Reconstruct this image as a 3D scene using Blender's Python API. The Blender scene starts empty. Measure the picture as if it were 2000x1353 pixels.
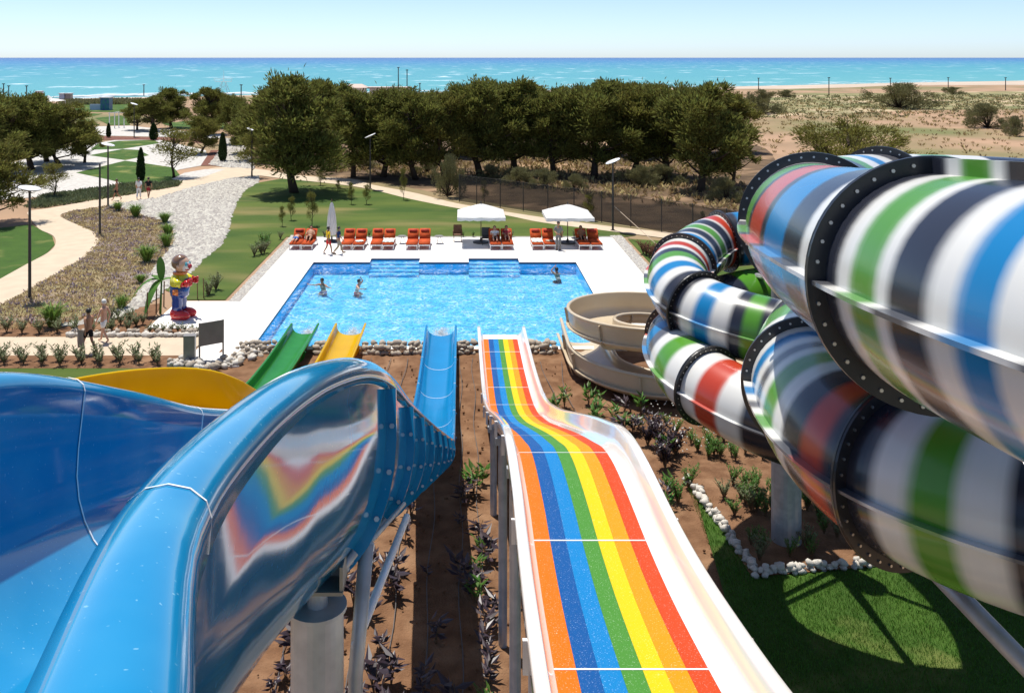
import bpy, bmesh, math, random
import numpy as np
from mathutils import Vector, Matrix

RAD = math.radians
random.seed(11)
rng = np.random.default_rng(11)
sc = bpy.context.scene
COL = sc.collection

# ------------------------------------------------------------------ camera
F, H, VX, VY = 1750.0, 11.5, 900.0, 113.0       # focal length in photo pixels, eye height in metres, principal point
cd = bpy.data.cameras.new('camera')
cam = bpy.data.objects.new('camera', cd)
COL.objects.link(cam)
cam.location = (0, 0, H)
cam.rotation_euler = (RAD(90), 0, 0)
cd.sensor_width = 36
cd.lens = F / 2000 * 36
cd.shift_x = (1000 - VX) / 2000
cd.shift_y = -(676.5 - VY) / 2000
cd.clip_start = 0.05
cd.clip_end = 120000
sc.camera = cam

# ------------------------------------------------------------------ sky, sun, exposure
SUN = Vector((-0.17, 0.27, 1.0)).normalized()     # towards the sun
el = math.asin(SUN.z)
w = bpy.data.worlds.new('World')
sc.world = w
w.use_nodes = True
wn = w.node_tree
bg = wn.nodes['Background']
sky = wn.nodes.new('ShaderNodeTexSky')
sky.sky_type = 'NISHITA'
sky.sun_disc = False
sky.sun_elevation = el
sky.sun_rotation = math.atan2(SUN.x, SUN.y)
sky.altitude = 10
sky.air_density = 0.5
sky.dust_density = 0.5
sky.ozone_density = 2.0
wn.links.new(sky.outputs[0], bg.inputs[0])
bg.inputs[1].default_value = 0.15
ld = bpy.data.lights.new('sun', 'SUN')
ld.energy = 5.0
ld.angle = RAD(0.5)
ld.color = (1.0, 0.955, 0.88)
sun = bpy.data.objects.new('sun', ld)
COL.objects.link(sun)
sun.location = (0, 0, 60)
sun.rotation_euler = SUN.to_track_quat('Z', 'Y').to_euler()
sc.view_settings.view_transform = 'Standard'
sc.view_settings.look = 'None'
sc.view_settings.gamma = 1.0
sc.view_settings.exposure = 0.3
sc.cycles.use_denoising = True
sc.cycles.max_bounces = 8
sc.cycles.transparent_max_bounces = 12


# ------------------------------------------------------------------ helpers: pixel -> ground
def G(px, py, z=0.0):
    Y = F * (H - z) / (py - VY)
    return ((px - VX) * Y / F, Y, z)


def tag(o, label=None, cat=None, group=None, kind=None):
    if label: o['label'] = label
    if cat: o['category'] = cat
    if group: o['group'] = group
    if kind: o['kind'] = kind
    return o


# ------------------------------------------------------------------ helpers: materials
def srgb(r, g, b):
    f = lambda c: (c / 255 / 12.92) if c / 255 <= 0.04045 else ((c / 255 + 0.055) / 1.055) ** 2.4
    return (f(r), f(g), f(b))


MATS = {}


def mat(name, c1, c2=None, scale=5.0, rough=0.6, bump=0.0, bscale=None, spec=0.5, metal=0.0, detail=4, coat=0.0,
        c3=None, scale3=0.7, f3=(0.5, 0.7), island=0.0, transl=0.0, attr=None, stretch=None, speck=None, f2=(0.35, 0.65)):
    """Principled material: base colour from two noises, fine bump, optional per-island variation."""
    m = bpy.data.materials.new(name)
    m.use_nodes = True
    nt = m.node_tree
    N, L = nt.nodes, nt.links
    p = N['Principled BSDF']
    p.inputs['Roughness'].default_value = rough
    p.inputs['Specular IOR Level'].default_value = spec
    p.inputs['Metallic'].default_value = metal
    p.inputs['Coat Weight'].default_value = coat
    p.inputs['Coat Roughness'].default_value = 0.04
    tc = N.new('ShaderNodeTexCoord')
    vec = tc.outputs['Object']
    if stretch:
        mp = N.new('ShaderNodeMapping')
        mp.inputs['Scale'].default_value = stretch
        L.new(vec, mp.inputs[0]); vec = mp.outputs[0]

    def noise(s, d=detail):
        n = N.new('ShaderNodeTexNoise')
        n.inputs['Scale'].default_value = s
        n.inputs['Detail'].default_value = d
        L.new(vec, n.inputs['Vector'])
        return n.outputs['Fac']

    def rng_(sock, a, b):
        mr = N.new('ShaderNodeMapRange')
        mr.inputs[1].default_value = a; mr.inputs[2].default_value = b
        L.new(sock, mr.inputs[0])
        return mr.outputs[0]

    def mix(fac, a, b):
        x = N.new('ShaderNodeMix'); x.data_type = 'RGBA'
        for s, v in ((x.inputs['Factor'], fac), (x.inputs['A'], a), (x.inputs['B'], b)):
            if hasattr(v, 'is_linked'): L.new(v, s)
            elif isinstance(v, (int, float)): s.default_value = v
            else: s.default_value = (*v[:3], 1)
        return x.outputs['Result']

    col = tuple(c1)
    if attr:
        a = N.new('ShaderNodeAttribute'); a.attribute_name = attr
        col = a.outputs['Color']
    if c2 is not None:
        col = mix(rng_(noise(scale), *f2), col, c2)
    if c3 is not None:
        col = mix(rng_(noise(scale3, 3), *f3), col, c3)
    if speck:
        col = mix(rng_(noise(speck[0], 1), speck[1], speck[1] + 0.06), col, speck[2])
    if island:
        g = N.new('ShaderNodeNewGeometry')
        hs = N.new('ShaderNodeHueSaturation')
        mr = N.new('ShaderNodeMapRange')
        mr.inputs[3].default_value = 1 - island; mr.inputs[4].default_value = 1 + island
        L.new(g.outputs['Random Per Island'], mr.inputs[0])
        L.new(mr.outputs[0], hs.inputs['Value'])
        mh = N.new('ShaderNodeMath'); mh.operation = 'MULTIPLY_ADD'
        mh.inputs[1].default_value = 0.05; mh.inputs[2].default_value = 0.475
        L.new(g.outputs['Random Per Island'], mh.inputs[0]); L.new(mh.outputs[0], hs.inputs['Hue'])
        if hasattr(col, 'is_linked'): L.new(col, hs.inputs['Color'])
        else: hs.inputs['Color'].default_value = (*col, 1)
        col = hs.outputs[0]
    if hasattr(col, 'is_linked'): L.new(col, p.inputs['Base Color'])
    else: p.inputs['Base Color'].default_value = (*col, 1)
    if bump:
        b = N.new('ShaderNodeBump')
        b.inputs['Strength'].default_value = bump
        b.inputs['Distance'].default_value = 0.05
        L.new(noise(bscale or scale * 4, 5), b.inputs['Height'])
        L.new(b.outputs[0], p.inputs['Normal'])
    if transl:
        t = N.new('ShaderNodeBsdfTranslucent')
        if hasattr(col, 'is_linked'): L.new(col, t.inputs[0])
        else: t.inputs[0].default_value = (*col, 1)
        ms = N.new('ShaderNodeMixShader'); ms.inputs[0].default_value = transl
        L.new(p.outputs[0], ms.inputs[1]); L.new(t.outputs[0], ms.inputs[2])
        L.new(ms.outputs[0], N['Material Output'].inputs[0])
    MATS[name] = m
    return m


# ------------------------------------------------------------------ helpers: meshes
def mk(name, V, Fc, m, parent=None, smooth=False, col=None, world=False):
    me = bpy.data.meshes.new(name)
    me.from_pydata([tuple(map(float, v)) for v in V], [], [tuple(int(i) for i in f) for f in Fc])
    me.materials.append(m)
    if smooth:
        me.polygons.foreach_set('use_smooth', [True] * len(me.polygons))
    if col is not None:
        a = me.color_attributes.new('Col', 'FLOAT_COLOR', 'POINT')
        a.data.foreach_set('color', np.asarray(col, dtype=np.float32).ravel())
    me.update()
    o = bpy.data.objects.new(name, me)
    COL.objects.link(o)
    if parent is not None:
        o.parent = parent
        if world:
            o.matrix_parent_inverse = Matrix.Translation(-Vector(parent.location))
    return o


class MB:
    def __init__(s):
        s.V, s.F = [], []

    def add(s, V, Fc):
        b = len(s.V)
        s.V += [tuple(v) for v in V]
        s.F += [tuple(i + b for i in f) for f in Fc]
        return s

    def box(s, c, d, rz=0.0, rx=0.0):
        M = Matrix.Translation(c) @ Matrix.Rotation(rz, 4, 'Z') @ Matrix.Rotation(rx, 4, 'X')
        V = [M @ Vector((x * d[0] / 2, y * d[1] / 2, z * d[2] / 2)) for x in (-1, 1) for y in (-1, 1) for z in (-1, 1)]
        return s.add(V, [(0, 1, 3, 2), (4, 6, 7, 5), (0, 4, 5, 1), (2, 3, 7, 6), (0, 2, 6, 4), (1, 5, 7, 3)])

    def bbox(s, c, d, b=0.03, rz=0.0, rx=0.0):
        """Box with bevelled edges (cushions)."""
        bm = bmesh.new()
        bmesh.ops.create_cube(bm, size=1)
        for v in bm.verts: v.co = Vector((v.co.x * d[0], v.co.y * d[1], v.co.z * d[2]))
        bmesh.ops.bevel(bm, geom=bm.edges[:], offset=b, segments=2, affect='EDGES')
        M = Matrix.Translation(c) @ Matrix.Rotation(rz, 4, 'Z') @ Matrix.Rotation(rx, 4, 'X')
        bm.verts.index_update()
        V = [M @ v.co for v in bm.verts]; Fc = [[v.index for v in f.verts] for f in bm.faces]
        bm.free()
        return s.add(V, Fc)

    def tube(s, pts, r, n=8, cap=True):
        pts = [Vector(p) for p in pts]
        rr = r if hasattr(r, '__len__') else [r] * len(pts)
        V, Fc = [], []
        for i, p in enumerate(pts):
            t = (pts[min(i + 1, len(pts) - 1)] - pts[max(i - 1, 0)]).normalized()
            a = t.cross(Vector((0, 0, 1)) if abs(t.z) < 0.95 else Vector((1, 0, 0))).normalized()
            b = a.cross(t)
            for k in range(n):
                an = 2 * math.pi * k / n
                V.append(p + (a * math.cos(an) + b * math.sin(an)) * rr[i])
        for i in range(len(pts) - 1):
            for k in range(n):
                Fc.append((i * n + k, i * n + (k + 1) % n, (i + 1) * n + (k + 1) % n, (i + 1) * n + k))
        if cap:
            Fc.append(tuple(range(n))[::-1]); Fc.append(tuple((len(pts) - 1) * n + k for k in range(n)))
        return s.add(V, Fc)

    def ball(s, c, r, n=12, m=8, M=None):
        r = r if hasattr(r, '__len__') else (r, r, r)
        V = [(0, 0, r[2])]
        for i in range(1, m):
            a = math.pi * i / m
            for k in range(n):
                b = 2 * math.pi * k / n
                V.append((r[0] * math.sin(a) * math.cos(b), r[1] * math.sin(a) * math.sin(b), r[2] * math.cos(a)))
        V.append((0, 0, -r[2]))
        Fc = [(0, 1 + k, 1 + (k + 1) % n) for k in range(n)]
        for i in range(m - 2):
            for k in range(n):
                Fc.append((1 + i * n + k, 1 + (i + 1) * n + k, 1 + (i + 1) * n + (k + 1) % n, 1 + i * n + (k + 1) % n))
        e = len(V) - 1
        Fc += [(e, 1 + (m - 2) * n + (k + 1) % n, 1 + (m - 2) * n + k) for k in range(n)]
        V = [Vector(v) for v in V]
        if M is not None: V = [M @ v for v in V]
        return s.add([v + Vector(c) for v in V], Fc)

    def lathe(s, prof, c=(0, 0, 0), n=16, sx=1.0, sy=1.0):
        V, Fc = [], []
        for (r, z) in prof:
            for k in range(n):
                a = 2 * math.pi * k / n
                V.append((c[0] + r * sx * math.cos(a), c[1] + r * sy * math.sin(a), c[2] + z))
        for i in range(len(prof) - 1):
            for k in range(n):
                Fc.append((i * n + k, i * n + (k + 1) % n, (i + 1) * n + (k + 1) % n, (i + 1) * n + k))
        Fc.append(tuple(range(n))[::-1]); Fc.append(tuple((len(prof) - 1) * n + k for k in range(n)))
        return s.add(V, Fc)

    def build(s, name, m, parent=None, smooth=False, world=False):
        return mk(name, s.V, s.F, m, parent, smooth, world=world)


def empty(name, loc=(0, 0, 0), rz=0.0, label=None, cat=None, group=None):
    o = bpy.data.objects.new(name, None)
    COL.objects.link(o)
    o.location = loc
    o.rotation_euler = (0, 0, rz)
    o.empty_display_size = 0.2
    return tag(o, label, cat, group)


def copy_tree(src, loc, rz=0.0, scale=None, label=None, group=None):
    def cp(o, par):
        c = o.copy()
        COL.objects.link(c)
        c.parent = par
        for ch in o.children:
            cp(ch, c)
        return c
    r = cp(src, None)
    r.location = loc
    r.rotation_euler = (0, 0, rz)
    if scale is not None: r.scale = scale if hasattr(scale, '__len__') else (scale,) * 3
    if label: r['label'] = label
    if group: r['group'] = group
    return r


def sheet(name, pts, z, m, kind='structure', px=True, thick=0.0, parent=None):
    """A flat sheet from a polygon (photo pixels on the ground, or metres)."""
    P = [G(*p) for p in pts] if px else pts
    bm = bmesh.new()
    vs = [bm.verts.new((p[0], p[1], z)) for p in P]
    f = bm.faces.new(vs)
    f.normal_update()
    if f.normal.z < 0: f.normal_flip()
    if thick:
        r = bmesh.ops.extrude_face_region(bm, geom=[f])
        for v in [g for g in r['geom'] if isinstance(g, bmesh.types.BMVert)]: v.co.z -= thick
        bmesh.ops.recalc_face_normals(bm, faces=bm.faces[:])
    bmesh.ops.triangulate(bm, faces=[f for f in bm.faces if len(f.verts) > 4])
    me = bpy.data.meshes.new(name)
    bm.to_mesh(me); bm.free()
    me.materials.append(m)
    o = bpy.data.objects.new(name, me)
    COL.objects.link(o)
    if parent: o.parent = parent
    return tag(o, kind=kind)


def smooth_poly(pts, k=5, closed=True):
    """Round a traced pixel polygon with Catmull-Rom points."""
    P = np.array(pts, float); n = len(P); out = []
    for i in range(n if closed else n - 1):
        a, b, c, d = (P[(i - 1) % n], P[i], P[(i + 1) % n], P[(i + 2) % n]) if closed else \
            (P[max(i - 1, 0)], P[i], P[i + 1], P[min(i + 2, n - 1)])
        for t in np.linspace(0, 1, k, endpoint=False):
            out.append(0.5 * ((2 * b) + (c - a) * t + (2 * a - 5 * b + 4 * c - d) * t * t + (3 * b - a - 3 * c + d) * t ** 3))
    if not closed: out.append(P[-1])
    return np.array(out)


def resample(P, step):
    d = np.r_[0, np.cumsum(np.linalg.norm(np.diff(P, axis=0), axis=1))]
    n = max(2, int(round(d[-1] / step)) + 1)
    s = np.linspace(0, d[-1], n)
    return np.stack([np.interp(s, d, P[:, k]) for k in range(P.shape[1])], 1), s


def inside(poly, P):
    """Points of P (n,2) inside a polygon (m,2)."""
    poly = np.asarray(poly, float); x, y = P[:, 0], P[:, 1]
    c = np.zeros(len(P), bool); j = len(poly) - 1
    for i in range(len(poly)):
        xi, yi = poly[i]; xj, yj = poly[j]
        with np.errstate(divide='ignore', invalid='ignore'):
            t = ((yi > y) != (yj > y)) & (x < (xj - xi) * (y - yi) / (yj - yi + 1e-12) + xi)
        c ^= t; j = i
    return c


def scatter_in(poly, n):
    poly = np.asarray(poly, float)[:, :2]
    lo, hi = poly.min(0), poly.max(0); out = np.zeros((0, 2))
    while len(out) < n:
        P = lo + rng.random((n * 2, 2)) * (hi - lo)
        out = np.r_[out, P[inside(poly, P)]]
    return out[:n]


def wpoly(pts):
    return np.array([G(*p)[:2] for p in pts])


def leaf_quads(P, D, S, L, Wd):
    """Diamond leaves: base points P, directions D, side vectors S, lengths L, widths Wd -> verts, faces."""
    n = len(P)
    nrm = np.cross(D, S)
    L = np.broadcast_to(L, (n,))[:, None]; Wd = np.broadcast_to(Wd, (n,))[:, None]
    a = P; b = P + D * L * .45 + S * Wd * .5 + nrm * L * .06; c = P + D * L; d = P + D * L * .45 - S * Wd * .5 + nrm * L * .06
    V = np.stack([a, b, c, d], 1).reshape(-1, 3)
    Fc = np.arange(4 * n).reshape(n, 4)
    return V, Fc


def unit(v):
    return v / np.maximum(np.linalg.norm(v, axis=-1, keepdims=True), 1e-9)
# ------------------------------------------------------------------ materials
M_ground = mat('dry ground', (.38, .245, .155), (.27, .18, .11), 0.09, .95, .5, 1.5, .2, detail=9, c3=(.15, .155, .06), scale3=0.022, f3=(.50, .66))
M_dune = mat('dune scrub ground', (.30, .25, .13), (.14, .15, .06), 0.12, .95, .5, 2.0, .2, detail=9, c3=(.50, .38, .25), scale3=.04, f3=(.52, .62))
M_sand = mat('beach sand', (.50, .41, .33), (.42, .345, .27), 0.05, .95, .3, .6, .2)
M_soil = mat('brown soil', (.205, .108, .056), (.135, .067, .033), 2.6, .95, .8, 22, .2, detail=8, c3=(.27, .155, .085), scale3=.9)
M_litter = mat('pine litter ground', (.16, .105, .06), (.075, .05, .03), .5, .95, .6, 6, .2, detail=8, c3=(.34, .22, .13), scale3=.12, f3=(.55, .62))
M_lawn = mat('mown lawn', (.036, .076, .009), (.085, .118, .018), .35, .9, .5, 30, .25, detail=9, c3=(.20, .165, .06), scale3=.2, f3=(.52, .72), stretch=(.35, 1, 1))
M_lawn2 = mat('lush lawn', (.048, .105, .011), (.036, .082, .009), .9, .9, .6, 45, .25, detail=9, c3=(.19, .20, .055), scale3=.45, f3=(.55, .72))
M_path = mat('cream concrete path', (.54, .44, .32), (.48, .39, .285), 1.3, .9, .25, 20, .3, detail=8)
M_deck = mat('white deck concrete', (.80, .77, .72), (.72, .68, .62), 1.1, .8, .15, 30, .3, detail=9, c3=(.66, .58, .48), scale3=.5, f3=(.62, .85))
M_white_gravel = mat('white gravel paving', (.55, .53, .49), (.42, .40, .37), 2.5, .95, .5, 15, .2)
M_grey_gravel = mat('grey gravel', (.42, .40, .38), (.28, .27, .25), 6, .95, 1.0, 14, .2)
M_pebble = mat('pale pebbles', (.47, .44, .39), None, rough=.85, spec=.25, island=.3)
M_rock = mat('field stones', (.47, .40, .32), (.36, .30, .24), 7, .9, .5, 30, .2, island=.28)
M_whiterock = mat('white limestone', (.62, .58, .52), (.50, .46, .40), 7, .85, .4, 30, .2, island=.2)
M_lav = mat('lavender bed', (.30, .215, .135), (.20, .185, .08), .55, .95, .8, 12, .2, detail=9, c3=(.20, .155, .15), scale3=.35, f3=(.5, .62), stretch=(.5, 1, 1))
M_lavtuft = mat('lavender tufts', (.50, .39, .215), None, rough=.9, spec=.1, island=.45, transl=.2)
M_lavflow = mat('lavender flowers', (.40, .32, .36), None, rough=.9, spec=.1, island=.35)
M_mulch = mat('red mulch', (.20, .085, .06), (.13, .06, .045), 3, .95, .6, 15, .2)
M_pine = mat('pine needles', (.17, .172, .042), None, rough=.75, spec=.12, island=.55, transl=.35)
M_pine2 = mat('yellowish pine needles', (.19, .18, .045), None, rough=.75, spec=.15, island=.45, transl=.35)
M_shrub = mat('grey green scrub', (.20, .19, .09), None, rough=.8, spec=.12, island=.4, transl=.2)
M_cyp = mat('cypress leaves', (.035, .065, .022), None, rough=.8, spec=.12, island=.4, transl=.15)
M_bark = mat('pine bark', (.085, .06, .042), (.05, .036, .026), 5, .95, .8, 20, .15)
M_stem = mat('young stem', (.19, .12, .065), (.14, .09, .05), 8, .9, .3, 30, .2)
M_leaf = mat('fresh green leaves', (.085, .19, .028), None, rough=.5, spec=.35, island=.35, transl=.25)
M_leafg = mat('grey green leaves', (.16, .185, .09), None, rough=.65, spec=.25, island=.3, transl=.2)
M_leafp = mat('purple leaves', (.045, .028, .036), None, rough=.4, spec=.45, island=.45, transl=.1)
M_tuft = mat('ornamental grass', (.15, .24, .045), None, rough=.65, spec=.2, island=.35, transl=.3)
M_redsh = mat('red brown shrub', (.13, .055, .035), None, rough=.8, spec=.15, island=.4)
M_blade = mat('lawn blades', (.085, .19, .022), None, rough=.6, spec=.2, island=.4, transl=.3)
M_dry = mat('dry grass', (.36, .27, .13), None, rough=.85, spec=.1, island=.35, transl=.2)
M_flower = mat('white blossom', (.75, .74, .66), None, rough=.7, spec=.2)

M_blue = mat('blue gelcoat', (.008, .205, .425), (.006, .19, .39), 1.2, .06, .006, 3, .35, c3=(.035, .25, .45), scale3=2.2, f3=(.45, .8), speck=(70, .72, (.14, .36, .52)))
M_lblue = mat('light blue gelcoat', (.001, .195, .43), (.001, .18, .40), 1.5, .16, .02, 8, .3, coat=.1)
M_green = mat('green gelcoat', (.030, .28, .028), (.024, .25, .024), 1.5, .17, .02, 8, .35, coat=.1, transl=.3)
M_yellow = mat('yellow gelcoat', (.86, .58, .003), (.82, .54, .003), 1.5, .17, .02, 8, .35, coat=.1, transl=.45)
M_white = mat('white gelcoat', (.80, .765, .74), (.78, .74, .70), 1.0, .10, .01, 6, .5, coat=.6)
M_beige = mat('beige gelcoat', (.68, .56, .385), (.62, .50, .34), .8, .24, .02, 10, .4, coat=.1, transl=.2, c3=(.70, .60, .45), scale3=.4)
M_stripe = mat('striped gelcoat', (1, 1, 1), None, 3, .26, .012, 7, .5, attr='Col', coat=.12)
M_black = mat('black gelcoat', (.012, .012, .014), (.02, .02, .022), 5, .28, .02, 30, .5)
M_bolt = mat('steel bolts', (.55, .53, .5), None, rough=.35, metal=1.0)
M_galv = mat('galvanised steel', (.44, .455, .47), (.34, .355, .375), 6, .38, .04, 40, .5, metal=.3, detail=8)
M_seamw = mat('white seam', (.75, .78, .8), None, rough=.4)
RB = {'orange': (.58, .125, .003), 'dark blue': (.003, .070, .25), 'light blue': (.003, .165, .42), 'green': (.055, .205, .028),
      'yellow': (.60, .44, .004), 'amber': (.56, .235, .003), 'red': (.46, .048, .008)}
M_rb = {k: mat(k + ' mat lane', v, None, rough=.6, bump=.25, bscale=120, spec=.12,
               speck=(75, .66, (min(1, v[0] + .25), min(1, v[1] + .25), min(1, v[2] + .25)))) for k, v in RB.items()}
M_drip = mat('drip hose', (.10, .09, .085), None, rough=.6)
M_pole = mat('dark lamp post', (.05, .046, .043), None, rough=.45, metal=.3)
M_lamp = mat('white lamp disc', (.80, .80, .80), None, rough=.35)
M_panel = mat('grey metal panel', (.27, .26, .24), (.23, .22, .205), 3, .42, .02, 30, .5, metal=.35)
M_net = bpy.data.materials.new('shade net')
M_net.use_nodes = True
_n = M_net.node_tree
_t = _n.nodes.new('ShaderNodeBsdfTransparent'); _x = _n.nodes.new('ShaderNodeMixShader')
_n.nodes['Principled BSDF'].inputs['Base Color'].default_value = (.030, .027, .024, 1)
_n.nodes['Principled BSDF'].inputs['Roughness'].default_value = .9
_x.inputs[0].default_value = .78
_n.links.new(_t.outputs[0], _x.inputs[1]); _n.links.new(_n.nodes['Principled BSDF'].outputs[0], _x.inputs[2])
_n.links.new(_x.outputs[0], _n.nodes['Material Output'].inputs[0])
M_orange = mat('orange cushion', (.52, .085, .020), (.45, .066, .016), 6, .85, .2, 40, .2)
M_darkred = mat('dark red pillow', (.42, .045, .022), None, rough=.85)
M_frame = mat('white lounger frame', (.74, .73, .71), None, rough=.4)
M_canvas = mat('white canvas', (.80, .79, .76), (.74, .73, .70), 2, .85, .2, 30, .2, transl=.25)
M_wood = mat('brown wood', (.12, .06, .032), (.09, .045, .025), 9, .6, .2, 40)
M_wicker = mat('wicker', (.17, .075, .035), (.10, .045, .02), 40, .7, .5, 90)
M_towel = mat('pale towel', (.72, .68, .60), None, rough=.95, bump=.3, bscale=60)
M_dtowel = mat('beige towel', (.42, .33, .24), None, rough=.95, bump=.3, bscale=60)
M_umat = mat('dark base', (.03, .03, .032), None, rough=.6)
SK = [mat('skin %s' % n, c, None, rough=.55, spec=.35) for n, c in
      (('fair', (.55, .31, .21)), ('tanned', (.40, .20, .115)), ('deep tan', (.25, .115, .062)))]
M_hairb = mat('black hair', (.012, .010, .009), None, rough=.5)
M_hairw = mat('white hair', (.66, .64, .60), None, rough=.6)
M_hairbr = mat('brown hair', (.07, .04, .022), None, rough=.5)
CL = {k: mat('cloth ' + k, c, None, rough=.9, bump=.15, bscale=50, spec=.2) for k, c in {
    'black': (.012, .012, .016), 'white': (.74, .74, .74), 'red': (.62, .03, .035), 'yellow': (.80, .50, .02), 'navy': (.012, .035, .11),
    'khaki': (.34, .28, .20), 'grey': (.20, .19, .175), 'darkred': (.28, .03, .04), 'blue': (.04, .14, .38), 'green': (.10, .20, .12)}.items()}
M_cl = {k: mat('statue ' + k, c, None, rough=.16, spec=.5, coat=.6, bump=.02, bscale=8) for k, c in {
    'red': (.62, .022, .016), 'blue': (.012, .05, .24), 'yellow': (.72, .66, .02), 'orange': (.80, .22, .03), 'hair': (.19, .105, .06),
    'face': (.70, .64, .58), 'skin': (.66, .40, .26), 'lblue': (.10, .42, .50), 'white': (.8, .8, .8), 'nose': (.38, .012, .018)}.items()}
M_kiosk_b = mat('kiosk blue panel', (.012, .09, .27), (.01, .19, .24), 1.2, .4)
M_kiosk_t = mat('kiosk teal panel', (.01, .19, .20), None, rough=.4)
M_wall = mat('white render wall', (.70, .70, .70), None, rough=.8)
M_wallb = mat('pale blue wall', (.42, .52, .66), None, rough=.8)
M_roof = mat('beige roof', (.52, .42, .36), None, rough=.9)


# ------------------------------------------------------------------ sea material: turquoise shallows to deep blue, wind chop
def sea_material():
    m = bpy.data.materials.new('sea water'); m.use_nodes = True
    nt = m.node_tree; N, L = nt.nodes, nt.links
    p = N['Principled BSDF']
    p.inputs['Roughness'].default_value = .35
    p.inputs['Specular IOR Level'].default_value = .12
    tc = N.new('ShaderNodeTexCoord')
    sx = N.new('ShaderNodeSeparateXYZ'); L.new(tc.outputs['Object'], sx.inputs[0])
    # distance from the slanting shore
    a = N.new('ShaderNodeMath'); a.operation = 'MULTIPLY_ADD'; a.inputs[1].default_value = -.45; a.inputs[2].default_value = 0
    L.new(sx.outputs[0], a.inputs[0])
    d = N.new('ShaderNodeMath'); d.operation = 'ADD'; L.new(a.outputs[0], d.inputs[0]); L.new(sx.outputs[1], d.inputs[1])
    mx = N.new('ShaderNodeMath'); mx.operation = 'MAXIMUM'; mx.inputs[1].default_value = 30; L.new(d.outputs[0], mx.inputs[0])
    lg = N.new('ShaderNodeMath'); lg.operation = 'LOGARITHM'; lg.inputs[1].default_value = 10; L.new(mx.outputs[0], lg.inputs[0])
    mp = N.new('ShaderNodeMapping'); mp.inputs['Scale'].default_value = (.0016, .006, 1)
    L.new(tc.outputs['Object'], mp.inputs[0])
    nb = N.new('ShaderNodeTexNoise'); nb.inputs['Scale'].default_value = 1; nb.inputs['Detail'].default_value = 5
    L.new(mp.outputs[0], nb.inputs[0])
    nm = N.new('ShaderNodeMath'); nm.operation = 'MULTIPLY_ADD'; nm.inputs[1].default_value = .5; nm.inputs[2].default_value = -.25
    L.new(nb.outputs[0], nm.inputs[0])
    ad = N.new('ShaderNodeMath'); ad.operation = 'ADD'; L.new(lg.outputs[0], ad.inputs[0]); L.new(nm.outputs[0], ad.inputs[1])
    mr = N.new('ShaderNodeMapRange'); mr.inputs[1].default_value = 2.3; mr.inputs[2].default_value = 4.3
    L.new(ad.outputs[0], mr.inputs[0])
    cr = N.new('ShaderNodeValToRGB'); cr.color_ramp.interpolation = 'LINEAR'
    els = cr.color_ramp.elements
    els[0].position = 0.0; els[0].color = (.13, .33, .33, 1)
    els[1].position = 1.0; els[1].color = (.05, .12, .27, 1)
    for pos, c in ((.16, (.080, .31, .325)), (.34, (.052, .265, .32)), (.55, (.030, .175, .33)), (.80, (.036, .12, .30))):
        e = els.new(pos); e.color = (*c, 1)
    L.new(mr.outputs[0], cr.inputs[0])
    # wind chop and white caps
    m2 = N.new('ShaderNodeMapping'); m2.inputs['Scale'].default_value = (.055, .028, 1); L.new(tc.outputs['Object'], m2.inputs[0])
    n2 = N.new('ShaderNodeTexNoise'); n2.inputs['Scale'].default_value = 1.0; n2.inputs['Detail'].default_value = 7; n2.inputs['Roughness'].default_value = .62
    L.new(m2.outputs[0], n2.inputs[0])
    r2 = N.new('ShaderNodeMapRange'); r2.inputs[1].default_value = .585; r2.inputs[2].default_value = .72; L.new(n2.outputs[0], r2.inputs[0])
    mxc = N.new('ShaderNodeMix'); mxc.data_type = 'RGBA'; mxc.inputs['B'].default_value = (.75, .82, .84, 1)
    L.new(r2.outputs[0], mxc.inputs['Factor']); L.new(cr.outputs[0], mxc.inputs['A'])
    L.new(mxc.outputs['Result'], p.inputs['Base Color'])
    b = N.new('ShaderNodeBump'); b.inputs['Strength'].default_value = .5; b.inputs['Distance'].default_value = .6
    L.new(n2.outputs[0], b.inputs['Height']); L.new(b.outputs[0], p.inputs['Normal'])
    return m


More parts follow.
